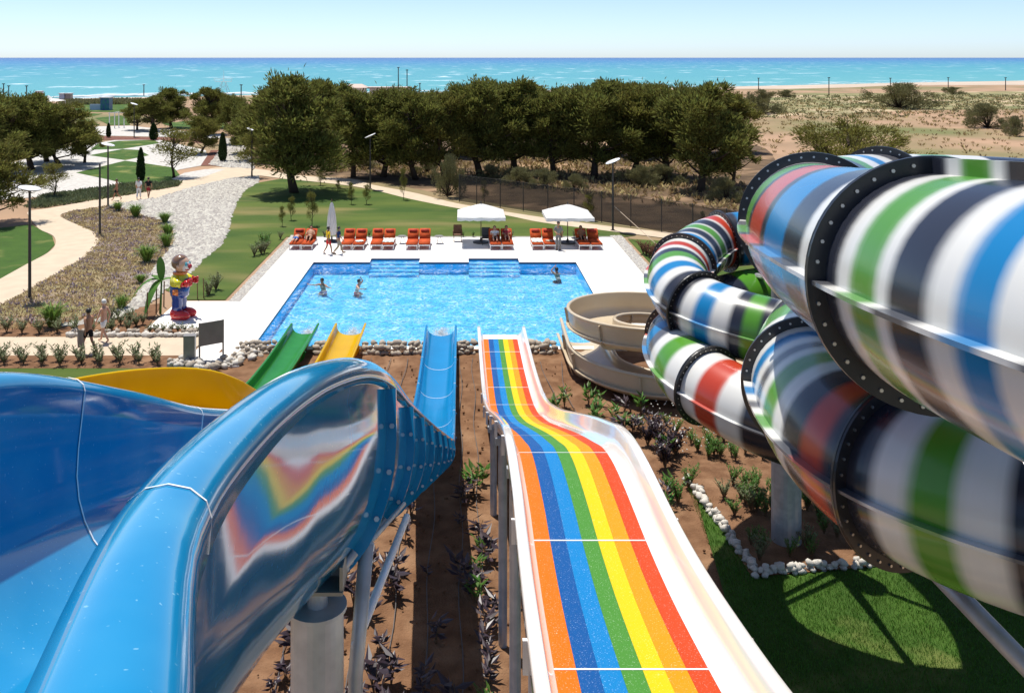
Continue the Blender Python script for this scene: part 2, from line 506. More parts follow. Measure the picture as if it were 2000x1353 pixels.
def pool_water_material():
    """Clear rippled surface over the blue basin, with painted caustic lines."""
    m = bpy.data.materials.new('pool water'); m.use_nodes = True
    nt = m.node_tree; N, L = nt.nodes, nt.links
    N.remove(N['Principled BSDF'])
    tc = N.new('ShaderNodeTexCoord')
    n1 = N.new('ShaderNodeTexNoise'); n1.inputs['Scale'].default_value = 3.4; n1.inputs['Detail'].default_value = 4; n1.inputs['Distortion'].default_value = .6
    L.new(tc.outputs['Object'], n1.inputs[0])
    n2 = N.new('ShaderNodeTexNoise'); n2.inputs['Scale'].default_value = 9; n2.inputs['Detail'].default_value = 3
    L.new(tc.outputs['Object'], n2.inputs[0])
    hm = N.new('ShaderNodeMath'); hm.operation = 'MULTIPLY_ADD'; hm.inputs[1].default_value = .35
    L.new(n2.outputs[0], hm.inputs[0]); L.new(n1.outputs[0], hm.inputs[2])
    b = N.new('ShaderNodeBump'); b.inputs['Strength'].default_value = 1.0; b.inputs['Distance'].default_value = .22
    L.new(hm.outputs[0], b.inputs['Height'])
    gl = N.new('ShaderNodeBsdfGlossy'); gl.inputs['Roughness'].default_value = .06; L.new(b.outputs[0], gl.inputs['Normal'])
    tr = N.new('ShaderNodeBsdfTransparent'); tr.inputs[0].default_value = (.80, .95, .99, 1)
    fr = N.new('ShaderNodeFresnel'); fr.inputs[0].default_value = 1.33; L.new(b.outputs[0], fr.inputs['Normal'])
    ms = N.new('ShaderNodeMixShader'); L.new(fr.outputs[0], ms.inputs[0]); L.new(tr.outputs[0], ms.inputs[1]); L.new(gl.outputs[0], ms.inputs[2])
    # caustic sparkle painted on as white cell-edge lines, stronger in some areas
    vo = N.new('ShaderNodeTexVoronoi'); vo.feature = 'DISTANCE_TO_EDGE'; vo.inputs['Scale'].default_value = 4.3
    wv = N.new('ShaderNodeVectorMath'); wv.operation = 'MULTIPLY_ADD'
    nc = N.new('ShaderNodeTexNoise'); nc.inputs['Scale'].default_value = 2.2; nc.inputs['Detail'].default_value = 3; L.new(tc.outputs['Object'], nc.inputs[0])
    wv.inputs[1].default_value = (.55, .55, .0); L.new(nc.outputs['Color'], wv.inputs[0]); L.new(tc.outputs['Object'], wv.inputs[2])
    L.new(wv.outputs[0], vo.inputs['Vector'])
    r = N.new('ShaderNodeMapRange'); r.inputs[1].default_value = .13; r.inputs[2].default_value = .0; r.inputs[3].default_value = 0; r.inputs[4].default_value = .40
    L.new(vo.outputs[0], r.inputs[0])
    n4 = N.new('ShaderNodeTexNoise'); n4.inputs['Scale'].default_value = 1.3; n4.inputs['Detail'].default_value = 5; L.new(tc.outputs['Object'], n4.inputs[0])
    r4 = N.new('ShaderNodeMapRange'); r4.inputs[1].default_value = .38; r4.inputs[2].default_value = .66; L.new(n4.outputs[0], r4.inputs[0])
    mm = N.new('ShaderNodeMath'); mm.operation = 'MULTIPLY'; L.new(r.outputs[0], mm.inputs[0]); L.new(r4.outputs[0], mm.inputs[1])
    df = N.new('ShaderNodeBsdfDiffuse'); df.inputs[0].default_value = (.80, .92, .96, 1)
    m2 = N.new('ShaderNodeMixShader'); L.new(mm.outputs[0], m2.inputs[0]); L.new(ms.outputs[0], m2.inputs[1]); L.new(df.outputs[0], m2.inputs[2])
    L.new(m2.outputs[0], N['Material Output'].inputs[0])
    return m


M_sea = sea_material()
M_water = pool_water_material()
M_tile = mat('pool floor tiles', (.13, .50, .78), (.17, .56, .82), 1.6, .5, 0, None, .3, detail=6)
M_tilew = mat('pool wall tiles', (.02, .52, .88), (.03, .56, .90), 3, .4)
M_tiled = mat('dark edge tiles', (.008, .03, .11), None, rough=.4)
M_foam = mat('surf foam', (.80, .82, .82), (.66, .70, .70), .4, .9, .4, 2)

# ------------------------------------------------------------------ ground, sea, shore
PX0, PX1, PY0, PY1 = -8.25, 6.45, 35.6, 50.2          # pool basin
STEPS = ((-5.1, -2.33), (.44, 3.27))
PYS = 51.15
xs = [-900, PX0, PX1, 1500]; ys = [-40, PY0, PYS]
V, Fc = [], []
shore = lambda x: 262 + .50 * (x + 134) if x > -330 else 164


def quad(V, Fc, a, b, c, d):
    i = len(V); V += [a, b, c, d]; Fc.append((i, i + 1, i + 2, i + 3))


for i in range(3):
    for j in range(2):
        if i == 1 and j == 1: continue
        quad(V, Fc, (xs[i], ys[j], -.03), (xs[i + 1], ys[j], -.03), (xs[i + 1], ys[j + 1], -.03), (xs[i], ys[j + 1], -.03))
gx = [-900, -330, -134, -60, 0, 60, 140, 301, 600, 1500]
for a, b in zip(gx[:-1], gx[1:]):
    quad(V, Fc, (a, PYS, -.03), (b, PYS, -.03), (b, shore(b) - 25, -.03), (a, shore(a) - 25, -.03))
    quad(V, Fc, (a, shore(a) - 25, -.03), (b, shore(b) - 25, -.03), (b, shore(b) + 40, -2.5), (a, shore(a) + 40, -2.5))
tag(mk('ground', V, Fc, M_ground), kind='structure')
tag(mk('sea', [(-60000, 150, -.75), (60000, 150, -.75), (60000, 100000, -.75), (-60000, 100000, -.75)], [(0, 1, 2, 3)], M_sea), kind='structure')
# beach strip hugging the shore
V, Fc = [], []
bx = np.linspace(-330, 900, 42)
bw = lambda x: 26 + 40 * max(0, (x + 60) / 300) + 9 * math.sin(x * .06) if x < 700 else 120
for i, x in enumerate(bx):
    s = shore(x) - 4 * math.sin(x * .021)
    V += [(x, s - bw(x), -.01), (x, s - 24, -.005), (x, s + 5 + 3 * math.sin(x * .05), -1.2)]
for i in range(len(bx) - 1):
    for k in range(2):
        Fc.append((i * 3 + k, i * 3 + 3 + k, i * 3 + 4 + k, i * 3 + 1 + k))
tag(mk('beach', V, Fc, M_sand), kind='structure')
# breaking surf as low rounded foam ridges
mb = MB()
for (x0, x1, off, hh) in ((-132, -58, 7, .75), (-126, -62, 16, .5), (-160, -132, 12, .4), (-55, 0, 5, .35), (60, 130, 4, .25), (150, 260, 5, .3), (-118, -100, 26, .4)):
    n = int((x1 - x0) / 2.5)
    pts = []; rr = []
    for i in range(n + 1):
        x = x0 + (x1 - x0) * i / n
        pts.append((x, shore(x) + off + 1.6 * math.sin(x * .35 + off), -.85 + .1 * math.sin(x * .9)))
        rr.append(hh * (.65 + .55 * abs(math.sin(x * .23 + off))) * min(1, 6 * min(i, n - i) / n + .1))
    mb.tube(pts, rr, 6)
tag(mb.build('surf_foam', M_foam, smooth=True), kind='stuff')

# dune scrub and field zones
sheet('dune_ground', smooth_poly([(1380, 200), (1520, 186), (1700, 182), (2300, 178), (2300, 205), (1900, 214), (1600, 222), (1450, 232), (1300, 222)]), -.022, M_dune)
sheet('grove_floor', smooth_poly([(470, 300), (700, 262), (1100, 258), (1440, 275), (1520, 330), (1500, 470), (1330, 452), (1200, 436), (900, 385), (720, 352), (560, 335)]), -.018, M_litter)

# ------------------------------------------------------------------ lawns, paths, beds
path_up = [(298, 369), (352, 354), (402, 332), (440, 327), (500, 330), (548, 337), (596, 344), (689, 350), (727, 361), (815, 378), (900, 399), (1061, 425), (1207, 444), (1330, 457), (1500, 480), (1700, 505)]
path_lo = [(1700, 518), (1500, 492), (1305, 466), (1194, 452), (1061, 435), (990, 421), (900, 408), (802, 389), (724, 370), (651, 359), (551, 349), (500, 343), (452, 349), (377, 366), (311, 386)]
left_path = [(0, 545), (56, 514), (93, 494), (108, 478), (104, 461), (76, 447), (58, 425), (56, 413), (95, 407), (157, 396), (225, 384), (298, 369),
             (311, 386), (268, 394), (211, 402), (140, 413), (120, 424), (180, 452), (191, 466), (188, 478), (157, 508), (53, 567), (0, 597), (-60, 625), (-60, 575)]
lp = [tuple(p) for p in smooth_poly(left_path[:-2], 4, closed=False)] + left_path[-2:]
sheet('garden_path', lp, .012, M_path)
sheet('beach_path', [tuple(p) for p in smooth_poly(path_up, 4, False)] + [tuple(p) for p in smooth_poly(path_lo, 4, False)], .010, M_path)
peb = [(212, 402), (242, 407), (281, 421), (323, 433), (340, 452), (340, 472), (329, 492), (315, 508), (298, 531), (281, 559), (261, 587), (233, 607), (202, 621), (126, 632),
       (126, 639), (225, 622), (267, 604), (309, 581), (323, 565), (374, 531), (393, 508), (432, 480), (444, 452), (449, 430), (461, 396), (478, 371), (503, 357), (505, 344), (452, 349), (377, 366), (311, 386)]
sheet('pebble_bed', peb, .006, M_white_gravel)
peb2 = [(440, 327), (410, 322), (425, 300), (440, 272), (470, 268), (480, 285), (498, 330)]
sheet('pebble_bed', peb2, .006, M_white_gravel)
peb3 = [(352, 354), (335, 350), (360, 338), (400, 331), (440, 331), (400, 345)]
sheet('pebble_bed', peb3, .014, M_white_gravel)
lav = [(140, 413), (211, 402), (242, 407), (281, 421), (323, 433), (340, 452), (340, 472), (329, 492), (315, 508), (298, 531), (281, 559), (261, 587), (233, 607), (202, 621), (126, 634),
       (0, 645), (-80, 650), (-80, 632), (0, 597), (53, 567), (157, 508), (188, 478), (191, 466), (180, 452), (120, 424)]
sheet('lavender_bed', lav, .004, M_lav)
sheet('lawn', [(0, 445), (60, 438), (78, 448), (102, 461), (107, 478), (92, 494), (56, 514), (0, 545), (-250, 640), (-250, 470)], .003, M_lawn2)
lawn_mid = [(323, 566), (374, 531), (393, 508), (432, 480), (444, 452), (449, 430), (461, 396), (478, 371), (503, 357), (551, 349), (651, 359), (724, 370), (802, 389), (900, 408), (990, 421),
            (1061, 435), (1194, 452), (1240, 460)]
P = [G(*p)[:2] for p in lawn_mid] + [(10.6, 57.6), (-11.2, 57.6), (-11.2, 42.6), (-13.0, 42.6)]
sheet('lawn', P, .002, M_lawn, px=False)
sheet('lawn', [(10.6, 37.0), (40, 37), (40, 45), (24, 50.4), (16.3, 55.2), (10.6, 57.0)], .002, M_lawn, px=False)
sheet('lawn', [(-60, 20), (-9.4, 20), (-9.4, 33.2), (-60, 33.2)], .002, M_lawn, px=False)
# chequered lawn and white paving left of the pebbles
z1 = lambda p: (p[0] * .25125, 80 + p[1] * .2513)
sheet('gravel_paving', [z1(p) for p in [(-200, 1000), (90, 950), (500, 830), (900, 770), (1240, 770), (1600, 850), (1620, 920), (1560, 970), (1400, 1000), (970, 1110), (440, 1190), (330, 1210), (-200, 1250)]], .002, M_white_gravel)
sheet('gravel_paving', [z1(p) for p in [(740, 665), (1010, 660), (1300, 690), (1750, 730), (1700, 760), (1200, 745), (740, 735)]], .002, M_white_gravel)
for q in ([(760, 800), (920, 778), (1200, 770), (1235, 797), (955, 840), (700, 848)], [(690, 890), (950, 842), (1080, 848), (1160, 890), (975, 928)],
          [(590, 1025), (970, 932), (1080, 945), (1350, 985), (1430, 1080), (1390, 1115), (1000, 1118), (850, 1080)],
          [(540, 480), (1000, 484), (1020, 556), (600, 552)], [(600, 562), (800, 566), (670, 598)], [(740, 600), (940, 580), (1010, 600), (1010, 655), (850, 655)],
          [(600, 610), (680, 612), (780, 655), (640, 660)], [(1250, 640), (1750, 600), (1740, 680), (1400, 690)]):
    sheet('lawn', [z1(p) for p in q], .008, M_lawn2)
sheet('low_planting', [z1(p) for p in [(330, 1205), (700, 1160), (1000, 1112), (1400, 1100), (1390, 1130), (1180, 1165), (840, 1225), (300, 1300), (200, 1290)]], .010, M_lav)
sheet('mulch_bed', [z1(p) for p in [(1560, 970), (1640, 850), (1780, 850), (1800, 900), (1700, 970)]], .012, M_mulch)
sheet('mulch_bed', [z1(p) for p in [(760, 740), (1200, 750), (1500, 745), (1650, 800), (1240, 770), (770, 772)]], .010, M_mulch)

# walk in front of the rows of shrubs, pool deck, pads
sheet('walkway', [(-70, 34.6), (-10.6, 34.6), (-10.4, 36.9), (-70, 36.9)], .012, M_path, px=False)
sheet('shrub_bed', [(-70, 33.2), (-10.2, 33.2), (-10.6, 34.6), (-70, 34.6)], .006, M_soil, px=False)
sheet('shrub_bed', [(-70, 36.9), (-10.4, 36.9), (-10.4, 38.0), (-13.3, 38.0), (-14.0, 42.0), (-15.4, 41.2), (-17.5, 39.2), (-70, 38.6)], .006, M_soil, px=False)
DZ = .05
dk = empty('pool_deck', (0, 53, 0)); tag(dk, kind='structure')
dx0, dx1, dy0, dy1 = -10.37, 9.65, 34.9, 57.0
mb = MB()
for (a, b, c, d) in ((dx0, PX0, 33.3, dy1), (PX1, dx1, 37.0, dy1), (PX0, STEPS[0][0], PY1, dy1), (STEPS[0][1], STEPS[1][0], PY1, dy1), (STEPS[1][1], PX1, PY1, dy1),
                     (STEPS[0][0], STEPS[0][1], PYS, dy1), (STEPS[1][0], STEPS[1][1], PYS, dy1), (PX0, PX1, 35.25, PY0), (PX1, dx1, 35.25, 37.0)):
    mb.add([(a, c, DZ), (b, c, DZ), (b, d, DZ), (a, d, DZ)], [(0, 1, 2, 3)])
for (a, b) in (((dx0, 33.3), (dx0, dy1)), ((dx0, dy1), (dx1, dy1)), ((dx1, dy1), (dx1, 35.25)), ((dx1, 35.25), (PX0, 35.25)), ((PX0, 35.25), (PX0, 33.3)), ((PX0, 33.3), (dx0, 33.3))):
    mb.add([(*a, -.05), (*b, -.05), (*b, DZ), (*a, DZ)], [(0, 1, 2, 3)])
mb.build('deck_slab', M_deck, dk, world=True)
sheet('statue_pad', [(-13.3, 38.0), (-10.38, 38.0), (-10.38, 42.2), (-13.3, 42.2)], .045, M_deck, px=False, thick=.08)
for (a, b) in ((dx0 - .6, dx0), (dx1, dx1 + .75)):
    sheet('gravel_strip', [(a, 42.4 if a < 0 else 37), (b, 42.4 if a < 0 else 37), (b, 58), (a, 58)], .008, M_grey_gravel, px=False)
sheet('gravel_strip', [(dx0, 57.0), (dx1, 57.0), (dx1, 57.7), (dx0, 57.7)], .008, M_grey_gravel, px=False)

# pool basin
bs = empty('pool_basin', (0, 43, -1.3)); tag(bs, kind='structure')
ZB = -.62
mk('basin_floor', [(PX0, PY0, ZB), (PX1, PY0, ZB), (PX1, PY1, ZB), (PX0, PY1, ZB)], [(0, 1, 2, 3)], M_tile, bs, world=True)
outline = [(PX0, PY0), (PX1, PY0), (PX1, PY1), (STEPS[1][1], PY1), (STEPS[1][1], PYS), (STEPS[1][0], PYS), (STEPS[1][0], PY1), (STEPS[0][1], PY1), (STEPS[0][1], PYS), (STEPS[0][0], PYS), (STEPS[0][0], PY1), (PX0, PY1)]
ma, mc = MB(), MB()
for i in range(len(outline)):
    a, b = outline[i], outline[(i + 1) % len(outline)]
    ma.add([(*a, ZB), (*b, ZB), (*b, -.06), (*a, -.06)], [(0, 1, 2, 3)])
    mc.add([(*a, -.06), (*b, -.06), (*b, DZ), (*a, DZ)], [(0, 1, 2, 3)])
ma.build('basin_wall', M_tilew, bs, world=True)
mc.build('edge_tiles', M_tiled, bs, world=True)
for (a, b) in STEPS:
    for k in range(4):
        y0 = PYS - .42 * (k + 1)
        MB().box(((a + b) / 2, (y0 + PYS) / 2 - .003 * k, (ZB - .14 - .11 * k) / 2), (b - a - .01, PYS - y0 - .01, -.14 - .11 * k - ZB)).build('step', M_tile, bs, world=True)
nx, ny = 2, 2
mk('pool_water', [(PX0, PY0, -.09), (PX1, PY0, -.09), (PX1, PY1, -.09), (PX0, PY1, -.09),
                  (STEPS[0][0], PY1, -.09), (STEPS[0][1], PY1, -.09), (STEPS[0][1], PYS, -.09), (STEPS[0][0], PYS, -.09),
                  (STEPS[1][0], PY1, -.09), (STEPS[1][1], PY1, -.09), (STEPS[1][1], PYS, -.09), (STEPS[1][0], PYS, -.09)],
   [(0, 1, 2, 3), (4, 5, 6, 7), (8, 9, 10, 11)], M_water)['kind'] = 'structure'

# soil under the slides: a lumpy sheet with fallen clods
sx0, sx1, sy0, sy1, st = -9.4, 10.6, 9.0, 35.2, .15
nx, ny = int((sx1 - sx0) / st), int((sy1 - sy0) / st)
X, Y = np.meshgrid(np.linspace(sx0, sx1, nx), np.linspace(sy0, sy1, ny))
Z = .02 * np.sin(X * 3.1 + np.sin(Y * 1.7)) + .02 * np.sin(Y * 2.3 + X) + rng.normal(0, .012, X.shape) + .012 + .03 * np.sin(X * .6) * np.sin(Y * .4)
Z = np.maximum(Z, -.02)
V = np.stack([X, Y, Z], -1).reshape(-1, 3)
I = np.arange(nx * ny).reshape(ny, nx)
Fc = np.stack([I[:-1, :-1], I[:-1, 1:], I[1:, 1:], I[1:, :-1]], -1).reshape(-1, 4)
tag(mk('soil', V, Fc, M_soil, smooth=True), kind='structure')
grassR = [(3.0, 6), (4.6, 15), (5.6, 19.0), (6.25, 24.3), (9.9, 24.3), (9.9, 33.5), (45, 33.5), (45, 6)]
sheet('lawn', grassR, .075, M_lawn2, px=False)
bed = [(6.4, 19.7), (9.95, 20.2), (9.95, 24.3), (6.2, 24.3)]
sheet('planting_bed', bed, .10, M_soil, px=False)
# ------------------------------------------------------------------ slides: open flumes
def flume_ring(Rp, Lp, depth, lip, flat=2.2, t=.04, double=False, slope=0.0):
    """Cross-section of an open flume between its two rim centres: returns closed profile (n,3) and outer wall part (k,3)."""
    Rp, Lp = np.array(Rp, float), np.array(Lp, float)
    e = Rp - Lp; e[2] = 0; Wd = np.linalg.norm(e); e /= Wd
    hl = lip / 2
    zr, zl = Rp[2], Lp[2]
    zb = zr - depth
    di = depth * .76 if double else depth            # a double-skinned flume rides higher inside
    zbi = zr - di
    # inner surface: u from hl to Wd-hl
    a, b = hl, Wd - hl
    c, hw = (a + b) / 2, (b - a) / 2
    rise = min(di * .75, hw * 1.05)
    riso = depth * .66 if double else min(depth * .75, hw * 1.05)
    hh = .35 * lip
    P = []
    for k in range(7):                                   # left rim hump
        an = math.pi - math.pi * k / 6
        P.append((hl * math.cos(an), zl - hh + hh * math.sin(an)))
    arc = [math.pi + math.pi * k / 18 for k in range(19)]
    inner = []
    for an in arc:
        ca, sa = math.cos(an), math.sin(an)
        inner.append((c + hw * np.sign(ca) * abs(ca) ** (2 / flat), zbi + rise + rise * np.sign(sa) * abs(sa) ** (2 / flat)))
    P += inner
    for k in range(7):                                   # right rim hump
        an = math.pi - math.pi * k / 6
        P.append((Wd + hl * math.cos(an), zr - hh + hh * math.sin(an)))
    P.append((Wd + hl - .004, zr - hh - .38 * lip))
    nin = len(P)
    rec = .16 * lip
    tw = hl * 1.5 - rec + .06 if double else t            # double-walled sides stand plumb under the rim
    O = [(Wd + hl - rec, zr - hh - .40 * lip)]
    for an in arc[::-1]:
        ca, sa = math.cos(an), math.sin(an)
        O.append((c + (hw + tw) * np.sign(ca) * abs(ca) ** (2 / flat), zb + riso + (riso + t) * np.sign(sa) * abs(sa) ** (2 / flat)))
    O.append((-hl + rec, zl - hh - .40 * lip))
    fr = (.02, .15, .32, .5, .68, .85)                   # extra rows keep the plumb wall's shading true
    lerp = lambda p, q, f: (p[0] + (q[0] - p[0]) * f, p[1] + (q[1] - p[1]) * f)
    O = [O[0]] + [lerp(O[0], O[1], f) for f in fr] + O[1:-1] + [lerp(O[-2], O[-1], 1 - f) for f in fr[::-1]] + [O[-1]]
    P2 = P + O + [(-hl + .004, zl - hh - .38 * lip)]
    k = 1 / math.sqrt(1 + slope * slope)                 # sections stand square to a sloping run
    dn = np.array([0, slope * k, k]) if slope else np.array([0, 0, 1.])
    f = lambda Q: np.array([Lp + e * u + dn * (z - Lp[2]) for u, z in Q])
    return f(P2), f(O), e


def flume(root, st, joints, m, lip=.12, flange=.09, bolt=.0, flat=2.2, bolts_n=9, seam=None, fm=None, double=False):
    """st: list of (R, L, depth[, lip]); joints: station indices of the flanges; builds section, flange and bolt parts under root."""
    rings = [flume_ring(s[0], s[1], s[2], s[3] if len(s) > 3 else lip, flat, double=double, slope=s[4] if len(s) > 4 else 0) for s in st]
    J = sorted(set([0] + list(joints) + [len(st) - 1]))
    for a, b in zip(J[:-1], J[1:]):
        n = len(rings[0][0]); V = np.concatenate([rings[i][0] for i in range(a, b + 1)])
        Fc = []
        for i in range(b - a):
            for k in range(n):
                Fc.append((i * n + k, i * n + (k + 1) % n, (i + 1) * n + (k + 1) % n, (i + 1) * n + k))
        if b == len(st) - 1:                             # closed end face with its own vertices
            V = np.concatenate([V, rings[b][0]]); Fc.append(tuple((b - a + 1) * n + k for k in range(n)))
        mk('flume_section', V, Fc, m, root, smooth=True, world=True)
    for j in joints:
        O = rings[j][1]
        i0, i1 = max(j - 1, 0), min(j + 1, len(st) - 1)
        T = unit(np.mean(rings[i1][1], 0) - np.mean(rings[i0][1], 0))
        e = rings[j][2]
        tg = unit(np.gradient(O, axis=0))
        N = unit(np.cross(tg, T[None, :]))
        cen = O.mean(0)
        if np.sum((O - cen) * N) < 0: N = -N
        A = O - N * .01; B = O + N * flange
        th = .02
        V = np.concatenate([A - T * th, B - T * th, B + T * th, A + T * th]); k = len(O)
        Fc = []
        for r in range(4):
            s = (r + 1) % 4
            for i in range(k - 1):
                Fc.append((r * k + i, r * k + i + 1, s * k + i + 1, s * k + i))
        Fc += [(0, k, 2 * k, 3 * k), (k - 1, 4 * k - 1, 3 * k - 1, 2 * k - 1)]
        fl = mk('flange', V, Fc, fm or m, root, world=True)
        if bolt:
            d = np.r_[0, np.cumsum(np.linalg.norm(np.diff(O, axis=0), axis=1))]
            for s in np.linspace(.08, .92, bolts_n) * d[-1]:
                p = np.array([np.interp(s, d, (O + N * flange * .55)[:, q]) for q in range(3)])
                bo = MB()
                bo.tube([p - T * (th + bolt * .5), p + T * (th + bolt * .5)], bolt * .62, 6)
                o = bo.build('bolt', M_bolt, fl, smooth=False)
        if seam is not None:
            I = rings[j][0][2:35] + np.array([0, 0, .004])
            V = np.concatenate([I - T * .012, I + T * .012]); k = len(I)
            mk('seam_line', V, [(i, i + 1, k + i + 1, k + i) for i in range(k - 1)], seam, root, world=True)


def interp_st(rows, Ys):
    """rows: (Y, xr, zr, xl, zl, depth, lip) -> stations, smoothly interpolated."""
    A = np.array(rows, float)
    # monotone-ish cubic through Catmull-Rom in Y
    out = []
    for Y in Ys:
        i = int(np.clip(np.searchsorted(A[:, 0], Y) - 1, 0, len(A) - 2))
        a, b = A[i], A[i + 1]; h = b[0] - a[0]; t = (Y - a[0]) / h
        p, q = A[max(i - 1, 0)], A[min(i + 2, len(A) - 1)]
        ma = (b - p) / (b[0] - p[0]) if i > 0 else (b - a) / h
        mb_ = (q - a) / (q[0] - a[0]) if i + 2 < len(A) else (b - a) / h
        v = (2 * t ** 3 - 3 * t ** 2 + 1) * a + (t ** 3 - 2 * t ** 2 + t) * h * ma + (-2 * t ** 3 + 3 * t ** 2) * b + (t ** 3 - t ** 2) * h * mb_
        out.append(((v[1], Y, v[2]), (v[3], Y, v[4]), v[5], v[6]))
    return out


def nearest(Ys, y):
    return int(np.argmin(np.abs(np.array(Ys) - y)))


# ---- the deep blue flume in the foreground, dropping into its straight run to the pool
rows = [(.1, -.24, 10.75, -1.60, 10.75, 1.10, .28), (1.2, -.49, 10.65, -1.85, 10.66, 1.15, .265), (2.0, -.665, 10.53, -2.0, 10.54, 1.22, .21), (3.0, -.72, 10.34, -2.07, 10.36, 1.28, .195), (4.0, -.69, 10.12, -2.045, 10.10, 1.34, .19),
        (5.2, -.63, 9.75, -1.97, 9.58, 1.38, .185), (6.5, -.595, 9.22, -1.92, 8.97, 1.36, .18), (9.0, -.565, 8.07, -1.85, 7.95, 1.22, .15), (13.0, -.45, 6.21, -1.68, 6.15, 1.0, .12), (17.5, -.30, 4.15, -1.50, 4.12, .76, .10),
        (20.5, -.215, 2.80, -1.41, 2.80, .62, .09), (22.0, -.19, 2.17, -1.40, 2.17, .56, .09), (24.5, -.19, 1.50, -1.40, 1.50, .52, .09), (28.3, -.20, .92, -1.40, .92, .50, .09),
        (31.2, -.20, .70, -1.40, .70, .48, .09), (36.6, -.20, .60, -1.40, .60, .46, .09)]
Ys = sorted(set(np.round(list(np.arange(.1, 8, .14)) + list(np.arange(8, 36.5, .25)) + [36.6], 3)))
st = interp_st(rows, Ys)
zz = np.array([q[0][2] for q in st]); mm = -np.gradient(zz, Ys)
st = [q + (m_,) for q, m_ in zip(st, mm)]
cut = nearest(Ys, 20.6)
bl = empty('blue_flume_slide', (-.9, 5.6, 0), 0, 'deep glossy blue open flume slide dropping to a straight pool run', 'slide')
ring = lambda q: flume_ring(q[0], q[1], q[2], q[3], double=True, slope=q[4])
j0 = nearest(Ys, 2.0)
flume(bl, st[:j0 + 1], [], M_blue, double=True)
flume(bl, st[j0:cut + 1], [nearest(Ys, y) - j0 for y in (6.35, 8.5, 10.3, 12.1, 13.9, 15.7, 17.5, 19.2)], M_blue, flange=.07, bolt=.03, bolts_n=10, seam=M_seamw, double=True)
flume(bl, st[cut:], [nearest(Ys, y) - cut for y in (23.0, 26.2, 29.4, 32.6)], M_lblue, flange=.06, seam=M_seamw)
# white joint line over the near rim
I = ring(st[j0])[0]
T = np.array([0, 1, -.2])
mk('seam_line', np.concatenate([I[:34] - T * .004 + [0, 0, .003], I[:34] + T * .004 + [0, 0, .003]]), [(i, i + 1, 34 + i + 1, 34 + i) for i in range(33)], M_seamw, bl, world=True)
I2 = ring(st[nearest(Ys, 4.55)])[0][:24]
mk('seam_line', np.concatenate([I2 - T * .006 + [0.004, 0, .004], I2 + T * .006 + [0.004, 0, .004]]), [(i, i + 1, len(I2) + i + 1, len(I2) + i) for i in range(len(I2) - 1)], M_seamw, bl, world=True)
# steelwork under the blue flume
cxb, cyb, zcb = -.90, 5.62, 8.05
MB().lathe([(.165, 0), (.165, zcb)], (cxb, cyb, 0), 28).build('column', M_galv, bl, smooth=False, world=True)
MB().lathe([(.185, zcb), (.185, zcb + .025)], (cxb, cyb, 0), 28).build('cap_plate', M_galv, bl, world=True)
MB().lathe([(.065, zcb + .025), (.065, zcb + .13)], (cxb, cyb, 0), 16).build('neck', M_galv, bl, world=True)
q = MB(); q.box((cxb + .02, cyb + .03, zcb + .14), (.30, .24, .022)); q.box((cxb + .02, cyb + .1, zcb + .23), (.28, .025, .16)); q.box((cxb + .16, cyb + .03, zcb + .22), (.02, .22, .16))
q.build('saddle', M_panel, bl, world=True)
MB().tube([(-.72, 5.95, 0), (-.70, 5.95, 7.4), (-.64, 6.1, 8.2)], .05, 12).build('brace', M_galv, bl, smooth=True, world=True)
MB().tube([(-.70, 5.95, 7.6), (-.50, 8.3, 7.25)], .033, 10).build('brace', M_lamp, bl, smooth=True, world=True)
MB().tube([(-.78, 5.8, 8.15), (-.52, 8.2, 7.42)], .02, 8).build('brace', M_galv, bl, smooth=True, world=True)
for y in (6.15, 8.3, 10.1):
    O = ring(st[nearest(Ys, y)])[1]
    MB().tube([p + np.array([0, 0, -.04]) for p in O[11:20]], .03, 6).build('cradle', M_galv, bl, smooth=True, world=True)
for (x, y, z) in ((-1.62, 11, 5.95), (-.8, 24.6, .95)):
    MB().lathe([(.12, 0), (.12, z)], (x, y, 0), 18).build('column', M_galv, bl, smooth=False, world=True)


# ---- green and yellow runs
def straight_run(root, xc, Y0, Y1, w_, m, prof, joints, lip=.09):
    Yl = np.arange(Y0, Y1 + .01, .4)
    P = np.array(prof)
    st = []
    for y in Yl:
        z = np.interp(y, P[:, 0], P[:, 1])
        st.append(((xc + w_ / 2, y, z), (xc - w_ / 2, y, z), .46, lip))
    flume(root, st, [int((j - Y0) / .4) for j in joints], m, flange=.06, flat=2.6)


def curve_run(root, ctr, wid, depth, m, step=.35, lip=.09, joints=(), outer=0.0, flat=2.4, side=1):
    """Open flume along a 3D floor-rim centre line; outer raises the rim on one side."""
    C, s = resample(smooth_poly(ctr, 10, False), step)
    T = unit(np.gradient(C, axis=0)); Rt = unit(np.cross(T, [0, 0, 1.]))
    st = []
    for i in range(len(C)):
        o = outer if not callable(outer) else outer(i / (len(C) - 1))
        Rr = C[i] + Rt[i] * wid / 2 + np.array([0, 0, o if side > 0 else 0]); Lr = C[i] - Rt[i] * wid / 2 + np.array([0, 0, o if side < 0 else 0])
        d = depth + (o if side > 0 else 0)
        st.append((Rr, Lr, d, lip))
    J = [int(j * (len(C) - 1)) for j in joints]
    flume(root, st, J, m, flange=.08, flat=flat)
    return C, st


